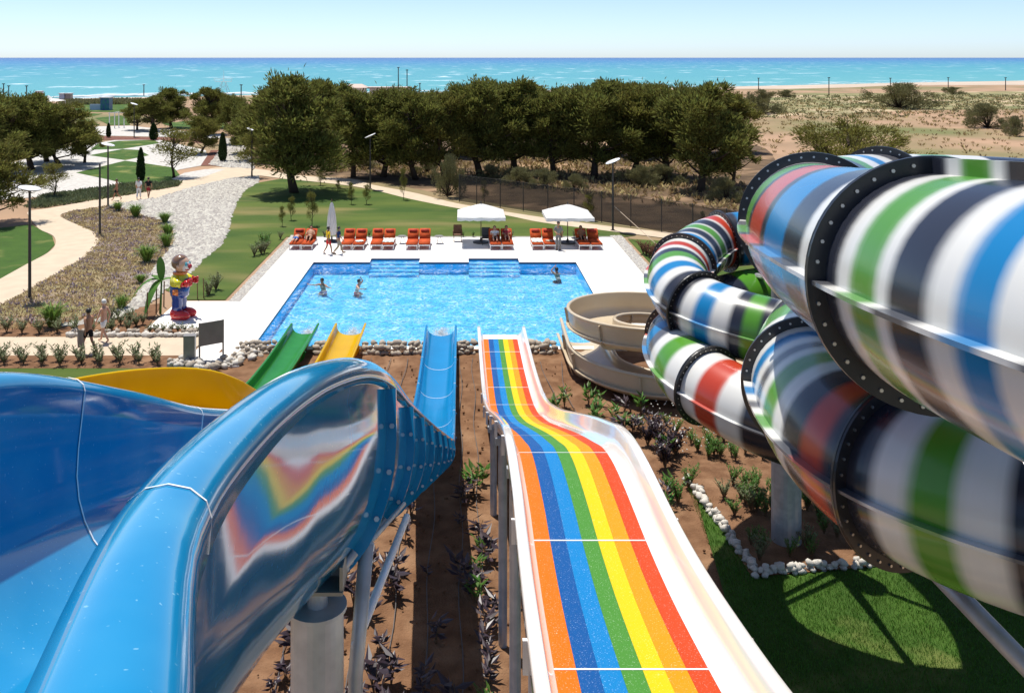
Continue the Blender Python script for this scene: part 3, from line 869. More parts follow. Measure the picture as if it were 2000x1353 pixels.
gr = empty('green_slide', (-6.4, 30, 0), 0, 'bright green open flume slide ending at the pool edge', 'slide')
curve_run(gr, [(-13.5, 16.5, 5.0), (-11, 19.5, 3.9), (-8.6, 22.4, 2.7), (-7.0, 25, 1.75), (-6.42, 28, 1.15), (-6.4, 31, .80), (-6.4, 34, .66), (-6.4, 36.8, .62)], 1.10, .46, M_green, joints=(.3, .5, .7, .86))
for (x, y, z) in ((-8.2, 23.0, 1.9), (-6.4, 29, .5)):
    MB().lathe([(.11, 0), (.11, z)], (x, y, 0), 14).build('column', M_galv, gr, world=True)
yl = empty('yellow_slide', (-4.6, 27, 0), 0, 'yellow open flume slide with a high curved loop behind the blue flume', 'slide')
ctr = [(-9.9, 13.5, 4.6), (-9.35, 16.5, 4.1), (-8.3, 19.3, 3.72), (-6.7, 20.9, 3.42), (-5.25, 21.9, 2.9), (-4.6, 23.8, 2.05), (-4.52, 26, 1.45), (-4.52, 29, .98), (-4.52, 33, .70), (-4.52, 36.8, .62)]
curve_run(yl, ctr, 1.2, .5, M_yellow, joints=(.14, .3, .46, .62, .78, .9), outer=lambda t: .70 * max(0, min(1, (.62 - t) * 5)), side=-1)
for (x, y, z) in ((-6.7, 20.9, 2.6), (-4.5, 26.5, .8)):
    MB().lathe([(.12, 0), (.12, z)], (x, y, 0), 14).build('column', M_galv, yl, world=True)

# ---- rainbow mat slide
rbw = empty('rainbow_slide', (1.6, 12, 0), 0, 'white mat slide with seven rainbow lanes running down to the pool', 'slide')
RP = [(1.2, 8.35), (3.5, 7.72), (6.6, 6.80), (7.85, 6.50), (9.5, 6.18), (11.2, 5.98), (12.4, 5.93), (13.3, 5.85), (14.2, 5.66), (15.1, 5.36), (17.0, 4.70), (20.0, 3.60), (22.5, 2.68), (24.5, 2.0), (26.3, 1.45), (28.3, 1.04), (31.2, .78), (34, .68), (36.2, .66)]
Yr = list(np.arange(1.2, 36.2, .2)) + [36.2]
RPs = interp_st([(y, 0, z, 0, z, 0, 0) for y, z in RP], Yr)
xo = lambda y: -.13 * max(0, min(1, (11.5 - y) / 5.5))
rim = [(xo(y) + .665, s[0][2]) for y, s in zip(Yr, RPs)]
FW0, FW1, WH = .235, 1.585, .34                 # floor from rim, wall height


def rb_prof(x, z):
    """left wall, right wall profile points (closed)"""
    zf = z - WH
    Lw = [(x + .255, zf - .02), (x + .235, zf), (x + .19, zf + .03), (x + .155, zf + .12), (x + .135, z - .04), (x + .115, z - .005), (x + .085, z), (x + .02, z), (x, z - .015), (x - .005, z - .12), (x + .02, z - .125), (x + .06, z - .11), (x + .10, zf - .04), (x + .2, zf - .07)]
    W_ = 1.93
    Rw = [(x + FW1 - .02, zf - .02), (x + FW1, zf), (x + FW1 + .08, zf + .02), (x + FW1 + .15, zf + .08), (x + FW1 + .195, zf + .17), (x + FW1 + .22, z - .04), (x + FW1 + .24, z - .005), (x + FW1 + .265, z), (x + W_ - .015, z), (x + W_, z - .015), (x + W_ + .005, z - .12), (x + W_ - .025, z - .12), (x + FW1 + .26, z - .10), (x + FW1 + .2, zf - .05), (x + FW1 + .05, zf - .07)]
    return Lw, Rw


for side in (0, 1):
    rings = [np.array([(u, y, z_) for u, z_ in rb_prof(x, z)[side]]) for y, (x, z) in zip(Yr, rim)]
    n = len(rings[0]); V = np.concatenate(rings); Fc = []
    for i in range(len(rings) - 1):
        for k in range(n): Fc.append((i * n + k, i * n + (k + 1) % n, (i + 1) * n + (k + 1) % n, (i + 1) * n + k))
    Fc += [tuple(range(n))[::-1], tuple((len(rings) - 1) * n + k for k in range(n))]
    mk('side_wall', V, Fc, M_white, rbw, smooth=True, world=True)
nm = ['orange', 'dark blue', 'light blue', 'green', 'yellow', 'amber', 'red']
lw = (FW1 - FW0) / 7
Yf = [y for y in Yr if y < 35.7]
for k, c in enumerate(nm):
    V, Fc = [], []
    for y, (x, z) in zip(Yf, rim):
        a, b = x + FW0 + lw * k + .0006, x + FW0 + lw * (k + 1) - .0006
        zf = z - WH
        V += [(a, y, zf - .05), (a, y, zf + .004), (b, y, zf + .004), (b, y, zf - .05)]
    for i in range(len(Yf) - 1):
        for q in range(4): Fc.append((i * 4 + q, i * 4 + (q + 1) % 4, (i + 1) * 4 + (q + 1) % 4, (i + 1) * 4 + q))
    Fc += [(3, 2, 1, 0), tuple((len(Yf) - 1) * 4 + q for q in range(4))]
    o = mk('lane', V, Fc, M_rb[c], rbw, world=True)
    o['label'] = c + ' speckled mat lane'
V, Fc = [], []
for y, (x, z) in zip(Yr, rim):
    zf = z - WH
    V += [(x + FW0 - .01, y, zf - .06), (x + FW0 - .01, y, zf - .001), (x + FW1 + .01, y, zf - .001), (x + FW1 + .01, y, zf - .06)]
for i in range(len(Yr) - 1):
    for q in range(4): Fc.append((i * 4 + q, i * 4 + (q + 1) % 4, (i + 1) * 4 + (q + 1) % 4, (i + 1) * 4 + q))
Fc += [(3, 2, 1, 0), tuple((len(Yr) - 1) * 4 + q for q in range(4))]
mk('floor_panel', V, Fc, M_white, rbw, world=True)
for ys_ in (4.9, 7.75, 10.75, 13.7, 16.6, 19.5, 22.4, 25.2, 27.6, 29.8, 32.0, 34.0):
    i = nearest(Yr, ys_); x, z = rim[i]; zf = z - WH + .007
    sl = (rim[i + 1][1] - rim[i][1]) / .2
    mk('seam_line', [(x + FW0, Yr[i], zf), (x + FW1, Yr[i], zf), (x + FW1, Yr[i] + .028, zf + sl * .028), (x + FW0, Yr[i] + .028, zf + sl * .028)], [(0, 1, 2, 3)], M_seamw, rbw, world=True)
for ys_ in (4.9, 7.75, 10.75, 13.7, 16.6, 19.5, 22.4, 25.2, 28.0):
    i = nearest(Yr, ys_); x, z = rim[i]
    for (u0, u1) in ((x - .05, x + .02), (x + 1.91, x + 1.98)):
        MB().box(((u0 + u1) / 2, Yr[i], z - .22), (.05, .04, .3)).build('rib', M_white, rbw, world=True)
for (x, y) in ((.80, 9.5), (.80, 13.2), (2.3, 13.2), (.82, 17.5), (2.3, 17.5), (.82, 22.5), (2.3, 22.5), (1.5, 27.5)):
    i = nearest(Yr, y); z = rim[i][1] - WH - .1
    MB().lathe([(.085, 0), (.085, z)], (x, y, 0), 14).build('column', M_galv, rbw, world=True)
for y in (9.5, 13.2, 17.5, 22.5):
    i = nearest(Yr, y); z = rim[i][1] - WH - .12
    MB().box((1.55, y, z), (1.75, .12, .14)).build('crossbeam', M_galv, rbw, world=True)

# ---- beige spiral flume
bg_ = empty('beige_spiral_slide', (7.5, 33.7, 0), 0, 'beige open spiral flume with two turns spilling into the pool', 'slide')
cx, cy = 7.65, 32.8
Rc, wid = 2.85, 1.7
C, OZ = [], []
n = 96
hel = []
for k in range(n + 1):
    th = RAD(-90 + 0 - 450 * k / n * 1.0)            # clockwise from the near side: near, left, far, right, near, left
    f_ = k / n
    z = max(1.95 - 1.56 * min(f_ * 450, 400) / 360, .30)
    hel.append((cx + Rc * math.cos(th), cy + Rc * math.sin(th), z))
pre = [(cx + 3.4, cy - Rc - .15, 2.5), (cx + 2.2, cy - Rc - .05, 2.3), (cx + 1.0, cy - Rc + .0, 2.08)]
post = [(cx - Rc - .0, cy + .8, .28), (cx - Rc, cy + 1.9, .24), (cx - Rc, cy + 3.5, .20)]
P = np.array(pre + hel + post)
P, s = resample(P, .3)
T = unit(np.gradient(P, axis=0)); Rt = unit(np.cross(T, [0, 0, 1.]))
st = []
for i in range(len(P)):
    out = -Rt[i]                                     # outer side of the clockwise turn is on the left
    Lr = P[i] + out * wid / 2 + np.array([0, 0, .78]); Rr = P[i] - out * wid / 2 + np.array([0, 0, .40])
    if i > len(P) - 12:
        f_ = (i - len(P) + 12) / 12
        Lr = Lr + out * (-.12 * f_); Rr = Rr - np.array([0, 0, .1 * f_])
    st.append((Rr, Lr, .55, .13))
J = [int(len(P) * f_) for f_ in (.05, .13, .21, .29, .37, .45, .53, .61, .69, .77, .85, .92)]
flume(bg_, st, J, M_beige, flange=.10, flat=2.5)
# horizontal stiffening rail round the outer wall
V = []
for i in range(len(P)):
    p = P[i] - Rt[i] * (wid / 2 + .01) + np.array([0, 0, .16]); o_ = -Rt[i]
    V += [p - o_ * .03, p + o_ * .07, p + o_ * .07 - np.array([0, 0, .045]), p - o_ * .03 - np.array([0, 0, .045])]
Fc = [(i * 4 + q, i * 4 + (q + 1) % 4, (i + 1) * 4 + (q + 1) % 4, (i + 1) * 4 + q) for i in range(len(P) - 1) for q in range(4)]
mk('stiffening_rail', V, Fc, M_beige, bg_, world=True)
MB().lathe([(.16, 0), (.16, 2.2)], (cx, cy, 0), 18).build('column', M_galv, bg_, world=True)
for k in range(5):
    an = RAD(20 + 72 * k); z = .75 + .28 * k
    MB().tube([(cx, cy, z), (cx + 2.4 * math.cos(an), cy + 2.4 * math.sin(an), z)], .05, 8).build('arm', M_galv, bg_, world=True)

# ------------------------------------------------------------------ striped tube slide
C_W, C_D, C_G, C_B, C_R, C_K = (.62, .615, .58), (.020, .022, .032), (.075, .245, .02), (.004, .165, .385), (.42, .042, .017), (.09, .09, .10)
CC = {'w': C_W, 'd': C_D, 'g': C_G, 'b': C_B, 'r': C_R, 'k': C_K}


def parse(s):
    out = []
    for tok in s.split():
        out.append((CC[tok[0]], float(tok[1:])))
    return out


# stripes listed along the path, in the direction the water runs
TP = [((3.75, -1.2, 10.75), ''), ((3.25, 2.4, 10.35), ''),
      ((3.03, 5.7, 10.06), 'F! r30 w26 g24 w24 d26 w24 r24 w24 d28 w24 b26 w22 d34 w14 g30 w20 d22'),
      ((3.94, 10.0, 9.63), 'F w48 d44 b64 d18 r66 d18 g62 k36 w14'),
      ((6.1, 13.0, 9.40), 'F k30 w30 b30 w25 d40 g30 w35 b30 w30 k30'),
      ((9.0, 14.2, 9.2), ''), ((12.5, 13.2, 9.0), 'F w50 g40 w40 d45 b50 d30 w60 r40 d40'), ((14.3, 9.8, 8.7), ''), ((12.3, 6.4, 8.4), 'F w50 g40 w40 d45 b50 d30 w60 r40 d40'), ((8.3, 5.7, 8.15), ''),
      ((5.5, 6.35, 7.95), ''), ((3.97, 7.98, 7.78), 'F! w50 r40 w50 d40 b50 w40 d40 w50 g40 r40 w50 b50 w40 r30 w30 b30 w30 d28 w30 g30 w26 d22'),
      ((4.1, 10.4, 7.68), 'F d28 r36 d42 w32 g42 w22 k25 w25 b32 w30'),
      ((5.4, 13.2, 7.5), ''), ((7.6, 16.2, 7.3), 'F w40 g40 d40 w40 b40 d40 w40 r40 d40'), ((9.3, 19.5, 7.1), ''), ((9.0, 22.8, 6.9), 'F w40 g40 d40 w40 b40 d40 w40 r40 d40'),
      ((6.9, 23.6, 6.67), 'F g30 w30 d40 b40 w15 b20 d30'),
      ((5.45, 21.9, 6.42), 'F w10 r30 w8 d35 w6 g30 w6 d30 w8 b30 w8'),
      ((5.02, 20.6, 6.26), ''), ((5.13, 19.4, 6.10), 'F w30 r30 w20 d28 g36 w30 b38 w30 d36'),
      ((6.0, 18.4, 5.95), ''), ((7.6, 17.6, 5.8), 'F d20 w28 b36 w36 d26 g34 d24 w40 r40 g34 w30'), ((9.6, 17.8, 5.7), ''), ((10.8, 19.8, 5.6), 'F w40 g40 d40 w40 b40'), ((10, 22.3, 5.5), ''),
      ((7.8, 23.0, 5.4), ''), ((5.9, 21.9, 5.25), 'F b40 d60 b50 d60 g40 d50'), ((5.0, 20.4, 5.14), 'F w30 d30 b40'),
      ((4.74, 19.2, 5.03), ''), ((4.95, 18.0, 4.92), 'F r12 w12 k30 b30 k26 w26 g36 w36'),
      ((6.0, 16.5, 4.75), ''), ((8.0, 16.0, 4.5), 'F w36 r45 w40 d60 b45 d50 w40 g40'), ((9.7, 17.5, 4.2), ''), ((10.4, 21, 3.9), 'F w40 g40 d40 w40 b40'), ((11.0, 25, 3.5), ''),
      ((12.4, 27.6, 3.2), 'F w40 g40 d40 w40 b40'), ((12.3, 29.5, 3.12), ''), ((11.0, 29.85, 3.0), 'F w40 d40')]
tb = empty('striped_tube_slide', (7.7, 21.2, 0), 0, 'enclosed tube slide striped green blue red white and black with black bolted flanges', 'tube slide')
pts = np.array([p for p, _ in TP])
RT = .70
K = 40
C = smooth_poly(pts, K, False)                     # point i sits at index i*K
T = unit(np.gradient(C, axis=0)); Rt = unit(np.cross(T, [0, 0, 1.])); Up = np.cross(Rt, T)
sl = np.r_[0, np.cumsum(np.linalg.norm(np.diff(C, axis=0), axis=1))]
marks = [(i * K, s_) for i, (p, s_) in enumerate(TP) if s_.startswith('F')]
prev = 0
NS = 44
ang = np.linspace(0, 2 * math.pi, NS, endpoint=False)


def stripe_cols(pat, s, absol=False):
    """pat over total length normalised to s range -> rgba"""
    ws = np.array([w_ for _, w_ in pat])
    if absol:
        while ws.sum() / 100 < s[-1]: pat = pat + pat; ws = np.array([w_ for _, w_ in pat])
        ws = ws / 100; ws[0] -= ws.sum() - s[-1]
        while ws[0] < 0: ws[1] += ws[0]; ws = ws[1:]; pat = pat[1:]
    else: ws = ws / ws.sum() * s[-1]
    e = np.r_[0, np.cumsum(ws)]
    cols = np.array([c for c, _ in pat])
    out = np.zeros((len(s), 4)); out[:, 3] = 1
    bl_ = .045
    for i, x in enumerate(s):
        k = min(int(np.searchsorted(e, x, 'right') - 1), len(pat) - 1)
        c = cols[k].copy()
        if k > 0 and x - e[k] < bl_: c = cols[k] * (.5 + .5 * (x - e[k]) / bl_) + cols[k - 1] * (.5 - .5 * (x - e[k]) / bl_)
        elif k < len(pat) - 1 and e[k + 1] - x < bl_: c = cols[k] * (.5 + .5 * (e[k + 1] - x) / bl_) + cols[k + 1] * (.5 - .5 * (e[k + 1] - x) / bl_)
        out[i, :3] = c
    return out


for idx, pat in marks:
    s0, s1 = sl[prev], sl[idx]
    n = max(6, int((s1 - s0) / .045))
    ss = np.linspace(s0, s1, n)
    ip = lambda A: np.stack([np.interp(ss, sl, A[:, k]) for k in range(3)], 1)
    c_, r_, u_ = ip(C), unit(ip(Rt)), unit(ip(Up))
    cols = stripe_cols(parse(pat[1:].replace('!', '')), ss - s0, '!' in pat)
    V = (c_[:, None, :] + RT * (r_[:, None, :] * np.cos(ang)[None, :, None] + u_[:, None, :] * np.sin(ang)[None, :, None])).reshape(-1, 3)
    I = np.arange(n * NS).reshape(n, NS)
    Fc = np.stack([I[:-1], np.roll(I, -1, 1)[:-1], np.roll(I, -1, 1)[1:], I[1:]], -1).reshape(-1, 4)
    sec = mk('tube_section', V, Fc, M_stripe, tb, smooth=True, col=np.repeat(cols, NS, 0), world=True)
    for sd in (-1, 1):                               # joint fins between the half shells
        V = []
        for q, (ro, uo) in enumerate(((RT - .01, .014), (RT + .085, .014), (RT + .085, -.014), (RT - .01, -.014))):
            V.append(c_ + r_ * ro * sd + u_ * uo)
        V = np.stack(V, 1).reshape(-1, 3); I = np.arange(n * 4).reshape(n, 4)
        Fc = np.stack([I[:-1], np.roll(I, -1, 1)[:-1], np.roll(I, -1, 1)[1:], I[1:]], -1).reshape(-1, 4)
        mk('joint_fin', V, Fc, M_stripe, tb, col=np.repeat(np.clip(cols * .9 + .06, 0, 1), 4, 0), world=True)
    if prev == 0:                                    # the first section also carries a fin along its crown
        V = np.stack([c_ + u_ * ro + r_ * ro2 for ro, ro2 in ((RT - .01, -.014), (RT + .10, -.014), (RT + .10, .014), (RT - .01, .014))], 1).reshape(-1, 3)
        I = np.arange(n * 4).reshape(n, 4)
        Fc = np.stack([I[:-1], np.roll(I, -1, 1)[:-1], np.roll(I, -1, 1)[1:], I[1:]], -1).reshape(-1, 4)
        mk('joint_fin', V, Fc, M_stripe, tb, col=np.repeat(cols, 4, 0), world=True)
    # bolted flange at the end of this section
    c, t, r, u = C[idx], T[idx], Rt[idx], Up[idx]
    prof = [(RT - .008, -.03), (RT + .112, -.03), (RT + .115, -.004), (RT + .106, 0), (RT + .115, .004), (RT + .112, .03), (RT - .008, .03)]
    V = []
    for (ra, ta) in prof:
        for a in np.linspace(0, 2 * math.pi, 64, endpoint=False):
            V.append(c + (r * math.cos(a) + u * math.sin(a)) * ra + t * ta)
    m_ = len(prof)
    Fc = [(k * 64 + a, k * 64 + (a + 1) % 64, (k + 1) % m_ * 64 + (a + 1) % 64, (k + 1) % m_ * 64 + a) for k in range(m_) for a in range(64)]
    fl = mk('flange', V, Fc, M_black, tb, world=True)
    bo = MB()
    for a in np.linspace(0, 2 * math.pi, 36, endpoint=False):
        p = c + (r * math.cos(a) + u * math.sin(a)) * (RT + .058)
        bo.tube([p - t * .046, p + t * .046], .013, 6)
    o = bo.build('bolt_ring', M_bolt, fl)
    o['kind'] = 'stuff'
    prev = idx
# columns, arms and struts of the tube slide
MB().lathe([(.34, 0), (.34, 6.9), (.3, 6.92)], (7.7, 21.2, 0), 24).build('column', M_galv, tb, world=True)
for (p, q) in (((7.7, 21.2, 5.2), (5.6, 20.0, 5.35)), ((7.7, 21.2, 4.3), (5.3, 19.6, 4.25)), ((7.7, 21.2, 6.2), (7.4, 23.3, 5.9)), ((7.7, 21.2, 4.9), (7.6, 18.0, 5.0)), ((7.7, 21.2, 6.75), (9.0, 20.0, 6.5)), ((7.7, 21.2, 3.9), (7.9, 16.6, 3.85))):
    MB().tube([p, q], .07, 10).build('arm', M_galv, tb, smooth=True, world=True)
MB().lathe([(.32, 0), (.32, 9.3)], (6.6, 4.6, 0), 24).build('column', M_galv, tb, world=True)
MB().lathe([(.32, 0), (.32, 9.0)], (8.6, 11.2, 0), 24).build('column', M_galv, tb, world=True)
MB().tube([(3.22, 6.05, 9.20), (6.6, 5.6, 9.16)], .085, 14).build('arm', M_galv, tb, smooth=True, world=True)
q = MB(); q.box((3.16, 6.1, 9.32), (.34, .30, .05)); q.box((3.16, 6.1, 9.24), (.05, .28, .15))
q.build('saddle', M_galv, tb, world=True)
MB().tube([(4.25, 8.4, 6.90), (4.7, 7.55, 6.45), (6.6, 4.8, 4.6)], .085, 14).build('strut', M_galv, tb, smooth=True, world=True)
MB().tube([(4.0, 10.6, 6.95), (8.6, 11.2, 6.6)], .08, 12).build('arm', M_galv, tb, smooth=True, world=True)
MB().tube([(4.6, 11.3, 8.98), (8.6, 11.2, 8.8)], .08, 12).build('arm', M_galv, tb, smooth=True, world=True)
# ------------------------------------------------------------------ trees
def crown_mesh(name, seed, m, n_lobes=13, leaves=7500, h=1.0, rad=.42, low=.30, leaf=.040, up=1.0, bush=False):
    """Leaf clumps spread through lobes; unit height tree."""
    g = np.random.default_rng(seed)
    P, D = [], []
    lobes = []
    for i in range(n_lobes):
        a = g.random() * 2 * math.pi
        zz = low + (1 - low) * (i + .5) / n_lobes
        rr = rad * (1 - max(0, (zz - .55)) * 1.25) * (.62 if zz < low + .12 else 1.0)
        d = rr * math.sqrt(g.random()) * .85
        lobes.append((d * math.cos(a), d * math.sin(a), zz - .05, .085 + .085 * g.random()))
    if bush:
        lobes = []
        for i in range(n_lobes):
            a, q = g.random() * 6.28, math.sqrt(g.random()) * .85
            lobes.append((rad * q * math.cos(a), rad * q * math.sin(a), .08 + .72 * g.random() * math.sqrt(max(0, 1 - q * q)), .17 + .08 * g.random()))
    else:
        for i in range(9):                               # leaders standing above the crown
            a, q = g.random() * 6.28, rad * .6 * math.sqrt(g.random())
            lobes.insert(0, (q * math.cos(a), q * math.sin(a), .97 - .9 * q + .05 * g.random(), .05))
    lobes.append((0, 0, .86 if not bush else .78, .14)); lobes.append((.04, .03, .62, .20)); lobes.append((-.05, -.03, .5, .18))
    W_ = np.array([l[3] ** 2 for l in lobes]); W_ /= W_.sum()
    for l, q in zip(lobes, W_):
        nc = max(6, int(q * 300))
        ctr = unit(g.normal(size=(nc, 3))) * (g.random((nc, 1)) ** .45) * l[3]
        ctr[:, 2] *= .72
        ctr = ctr + np.array(l[:3])
        k = int(leaves * q / nc) + 1
        for c in ctr:
            off = g.normal(size=(k, 3)) * l[3] * .17
            P.append(c + off)
            D.append(unit(off / (l[3] * .17) * .6 + (c - np.array([0, 0, l[2] - .1]))[None] / .3 + np.array([0, 0, up]) + g.normal(size=(k, 3)) * .6))
    P = np.concatenate(P); D = np.concatenate(D)
    S = unit(np.cross(D, g.normal(size=D.shape)))
    V, Fc = leaf_quads(P, D, S, leaf * (.6 + .9 * g.random(len(P))), leaf * .30)
    me = bpy.data.meshes.new(name)
    me.from_pydata(V.tolist(), [], Fc.tolist()); me.materials.append(m)
    return me, lobes


def trunk_mesh(name, seed, lobes, r=.026, lean=.05, stems=1):
    g = np.random.default_rng(seed + 99)
    mb = MB()
    lx, ly = g.normal(0, lean, 2)
    pts = [(0, 0, -.01), (lx * .4, ly * .4, .12), (lx + .015, ly, .28), (lx * .8, ly * 1.1, .45), (lx * .3, ly * .4, .65), (0, 0, .86)]
    mb.tube(pts, [r * 1.35, r * 1.05, r * .9, r * .7, r * .45, r * .15], 8)
    for l in lobes[:-3]:
        z0 = max(.14, l[2] - .20) if r < .029 else .02; b = [np.interp(z0, [p[2] for p in pts], [p[k] for p in pts]) for k in (0, 1)]
        mid = ((b[0] + l[0]) / 2, (b[1] + l[1]) / 2, z0 + (l[2] - z0) * .4)
        mb.tube([(b[0], b[1], z0), mid, (l[0] * .95, l[1] * .95, l[2] - .01)], [r * .5, r * .36, r * .12], 5)
    me = bpy.data.meshes.new(name)
    me.from_pydata([tuple(v) for v in mb.V], [], mb.F); me.materials.append(M_bark)
    me.polygons.foreach_set('use_smooth', [True] * len(me.polygons))
    return me


KIND = {}
for i in range(5):
    c, lb = crown_mesh('pine_crown', 20 + i, M_pine if i % 5 != 3 else M_pine2, n_lobes=19 + i % 3, leaves=17000, rad=.44 + .03 * (i % 2), low=.27)
    KIND['pine%d' % i] = (c, trunk_mesh('pine_trunk', i, lb))
c, lb = crown_mesh('young_crown', 41, M_pine2, n_lobes=9, leaves=2600, rad=.26, low=.30, leaf=.04)
KIND['young'] = (c, trunk_mesh('young_trunk', 41, lb, r=.014, lean=.02))
c, lb = crown_mesh('bush_crown', 51, M_shrub, n_lobes=26, leaves=12000, rad=.85, low=.0, leaf=.05, bush=True)
KIND['bush'] = (c, trunk_mesh('bush_trunk', 51, lb, r=.03, lean=.1))
c, lb = crown_mesh('bush_crown2', 52, M_pine2, n_lobes=34, leaves=18000, rad=.95, low=.0, leaf=.045, bush=True)
KIND['bush2'] = (c, trunk_mesh('bush_trunk2', 52, lb, r=.03, lean=.1))


def cypress_mesh(seed):
    g = np.random.default_rng(seed); n = 3800
    z = g.random(n) ** .9; r = .11 * np.clip(np.minimum(1, .55 + z * 2.2) * (1 - z ** 2.2) ** .8, .03, 1) * (.8 + .35 * g.random(n)); a = g.random(n) * 2 * math.pi
    P = np.stack([r * np.cos(a), r * np.sin(a), .03 + z * .93], 1)
    D = unit(np.stack([np.cos(a) * .4, np.sin(a) * .4, np.ones(n)], 1) + g.normal(size=(n, 3)) * .25)
    V, Fc = leaf_quads(P, D, unit(np.cross(D, g.normal(size=D.shape))), .06, .025)
    me = bpy.data.meshes.new('cypress_crown'); me.from_pydata(V.tolist(), [], Fc.tolist()); me.materials.append(M_cyp)
    t = MB().tube([(0, 0, 0), (0, 0, .5), (0, 0, .9)], [.014, .01, .004], 6)
    tm = bpy.data.meshes.new('cypress_trunk'); tm.from_pydata([tuple(v) for v in t.V], [], t.F); tm.materials.append(M_bark)
    return me, tm


KIND['cypress'] = cypress_mesh(3)


def tree(kind, name, px, py, top, hw, label, cat, group=None, rz=None, wide=None):
    """A tree standing at pixel (px, py) of the ground; its top reaches pixel row top, its crown half width hw pixels."""
    p = G(px, py)
    h = (py - top) / (py - VY) * H
    rad = hw * p[1] / F
    base = {'pine': .46, 'young': .28, 'bush': .85, 'bush2': .95, 'cypress': .11}[kind.rstrip('01234') if kind.startswith('pine') else kind]
    e = empty(name, (p[0], p[1], -.02), random.random() * 6.28 if rz is None else rz, label, cat, group)
    sxy = rad / base
    e.scale = (sxy, sxy, h)
    for nm_, me in (('crown', KIND[kind][0]), ('trunk', KIND[kind][1])):
        o = bpy.data.objects.new(nm_, me); COL.objects.link(o); o.parent = e
    return e


GL = 'tall dark green pine tree in the grove behind the pool lawn'
front = [(690, 346, 182, 82), (748, 345, 175, 92), (812, 350, 178, 88), (868, 348, 182, 80), (938, 344, 164, 104), (1005, 338, 156, 100), (1082, 342, 178, 92),
         (1160, 347, 163, 108), (1236, 342, 164, 100), (1305, 346, 174, 100), (1432, 362, 236, 55)]
back = [(520, 312, 186, 84), (640, 306, 158, 98), (705, 304, 182, 94), (775, 302, 178, 94), (850, 300, 180, 94), (915, 304, 166, 96), (975, 296, 160, 92), (1045, 300, 168, 98),
        (1118, 300, 176, 94), (1200, 304, 158, 98), (1285, 300, 164, 96), (1362, 302, 170, 92), (1425, 296, 184, 66), (480, 300, 205, 52), (600, 290, 170, 80)]
for i, (px, py, tp, hw) in enumerate(front + back):
    tree('pine%d' % (i % 5), 'pine_tree', px, py, tp, hw, GL, 'tree', 'pines of the grove')
tree('pine1', 'pine_tree', 575, 376, 147, 128, 'big spreading pine standing alone on the lawn, its shadow on the grass', 'tree')
tree('pine2', 'pine_tree', 1368, 374, 166, 118, 'broad pine with a forked trunk beside the right end of the dark fence', 'tree')
tree('bush', 'dense_bush', 874, 384, 292, 36, 'dense dark bush at the start of the fence beside the path', 'bush')
UG = 'low shrub growing under the pines of the grove'
for (px, py, tp, hw) in ((650, 332, 296, 34), (700, 328, 300, 40), (830, 338, 300, 34), (1010, 362, 322, 40), (1060, 366, 325, 36), (1120, 372, 335, 30), (1250, 362, 318, 48), (1300, 358, 316, 44), (1420, 392, 340, 40), (960, 352, 318, 34)):
    tree('bush', 'undergrowth_shrub', px, py, tp, hw, UG, 'shrub', 'shrubs under the pines')
LL = 'bushy pine in the cluster left of the chequered lawn'
for i, (px, py, tp, hw) in enumerate(((62, 332, 186, 92), (118, 326, 205, 80), (5, 340, 188, 90), (165, 318, 240, 42), (92, 316, 200, 70), (-60, 360, 180, 110))):
    tree('pine%d' % ((i + 2) % 5), 'pine_tree', px, py, tp, hw, LL, 'tree', 'pines left of the chequered lawn')
tree('pine3', 'pine_tree', -8, 436, 282, 88, 'pine overhanging the bend of the cream path by the tall lamp', 'tree')
tree('young', 'young_pine', 105, 386, 318, 32, 'small young pine beside the white paving, left of the three walkers', 'tree')
tree('young', 'young_pine', 340, 347, 252, 46, 'slender young pine on the chequered lawn edge beside the pebbles', 'tree')
tree('young', 'young_pine', 492, 346, 258, 30, 'slender young pine at the path bend beside the lone big pine', 'tree')
BL = 'rounded pine near the beach lawns'
for i, (px, py, tp, hw) in enumerate(((300, 256, 186, 48), (335, 250, 172, 50), (405, 262, 172, 52), (392, 300, 228, 44), (462, 282, 192, 44), (268, 254, 196, 34), (440, 250, 185, 40))):
    tree('pine%d' % (i % 5), 'pine_tree', px, py, tp, hw, BL, 'tree', 'pines near the beach lawns')
CY = 'narrow dark cypress on the garden lawns'
for (px, py, tp, hw) in ((275, 356, 288, 7), (300, 274, 240, 7), (435, 316, 258, 7), (212, 269, 240, 4)):
    tree('cypress', 'cypress', px, py, tp, hw, CY, 'tree', 'cypresses of the garden')
tree('bush2', 'pine_thicket', 1655, 332, 216, 146, 'large yellowish green pine thicket on the sandy field', 'bush')
tree('bush', 'scrub_bush', 1755, 212, 156, 72, 'grey green windswept bush with a leaning peak on the dunes', 'bush')
tree('bush', 'scrub_bush', 1930, 250, 196, 50, 'grey green bush on bare sand at the field track', 'bush')
tree('bush', 'scrub_bush', 1985, 266, 222, 26, 'small dry bush beside the field track', 'bush')
tree('bush', 'scrub_bush', 1492, 222, 170, 46, 'grey green bush beyond the right end of the pine grove', 'bush')
tree('bush', 'scrub_bush', 1535, 190, 174, 26, 'low flat bush on the dune beside the beach', 'bush')
tree('bush', 'scrub_bush', 1862, 184, 168, 26, 'small flat bush on the dune crest', 'bush')
tree('bush2', 'scrub_bush', 1420, 230, 190, 40, 'dark green bush against the sand right of the grove', 'bush')

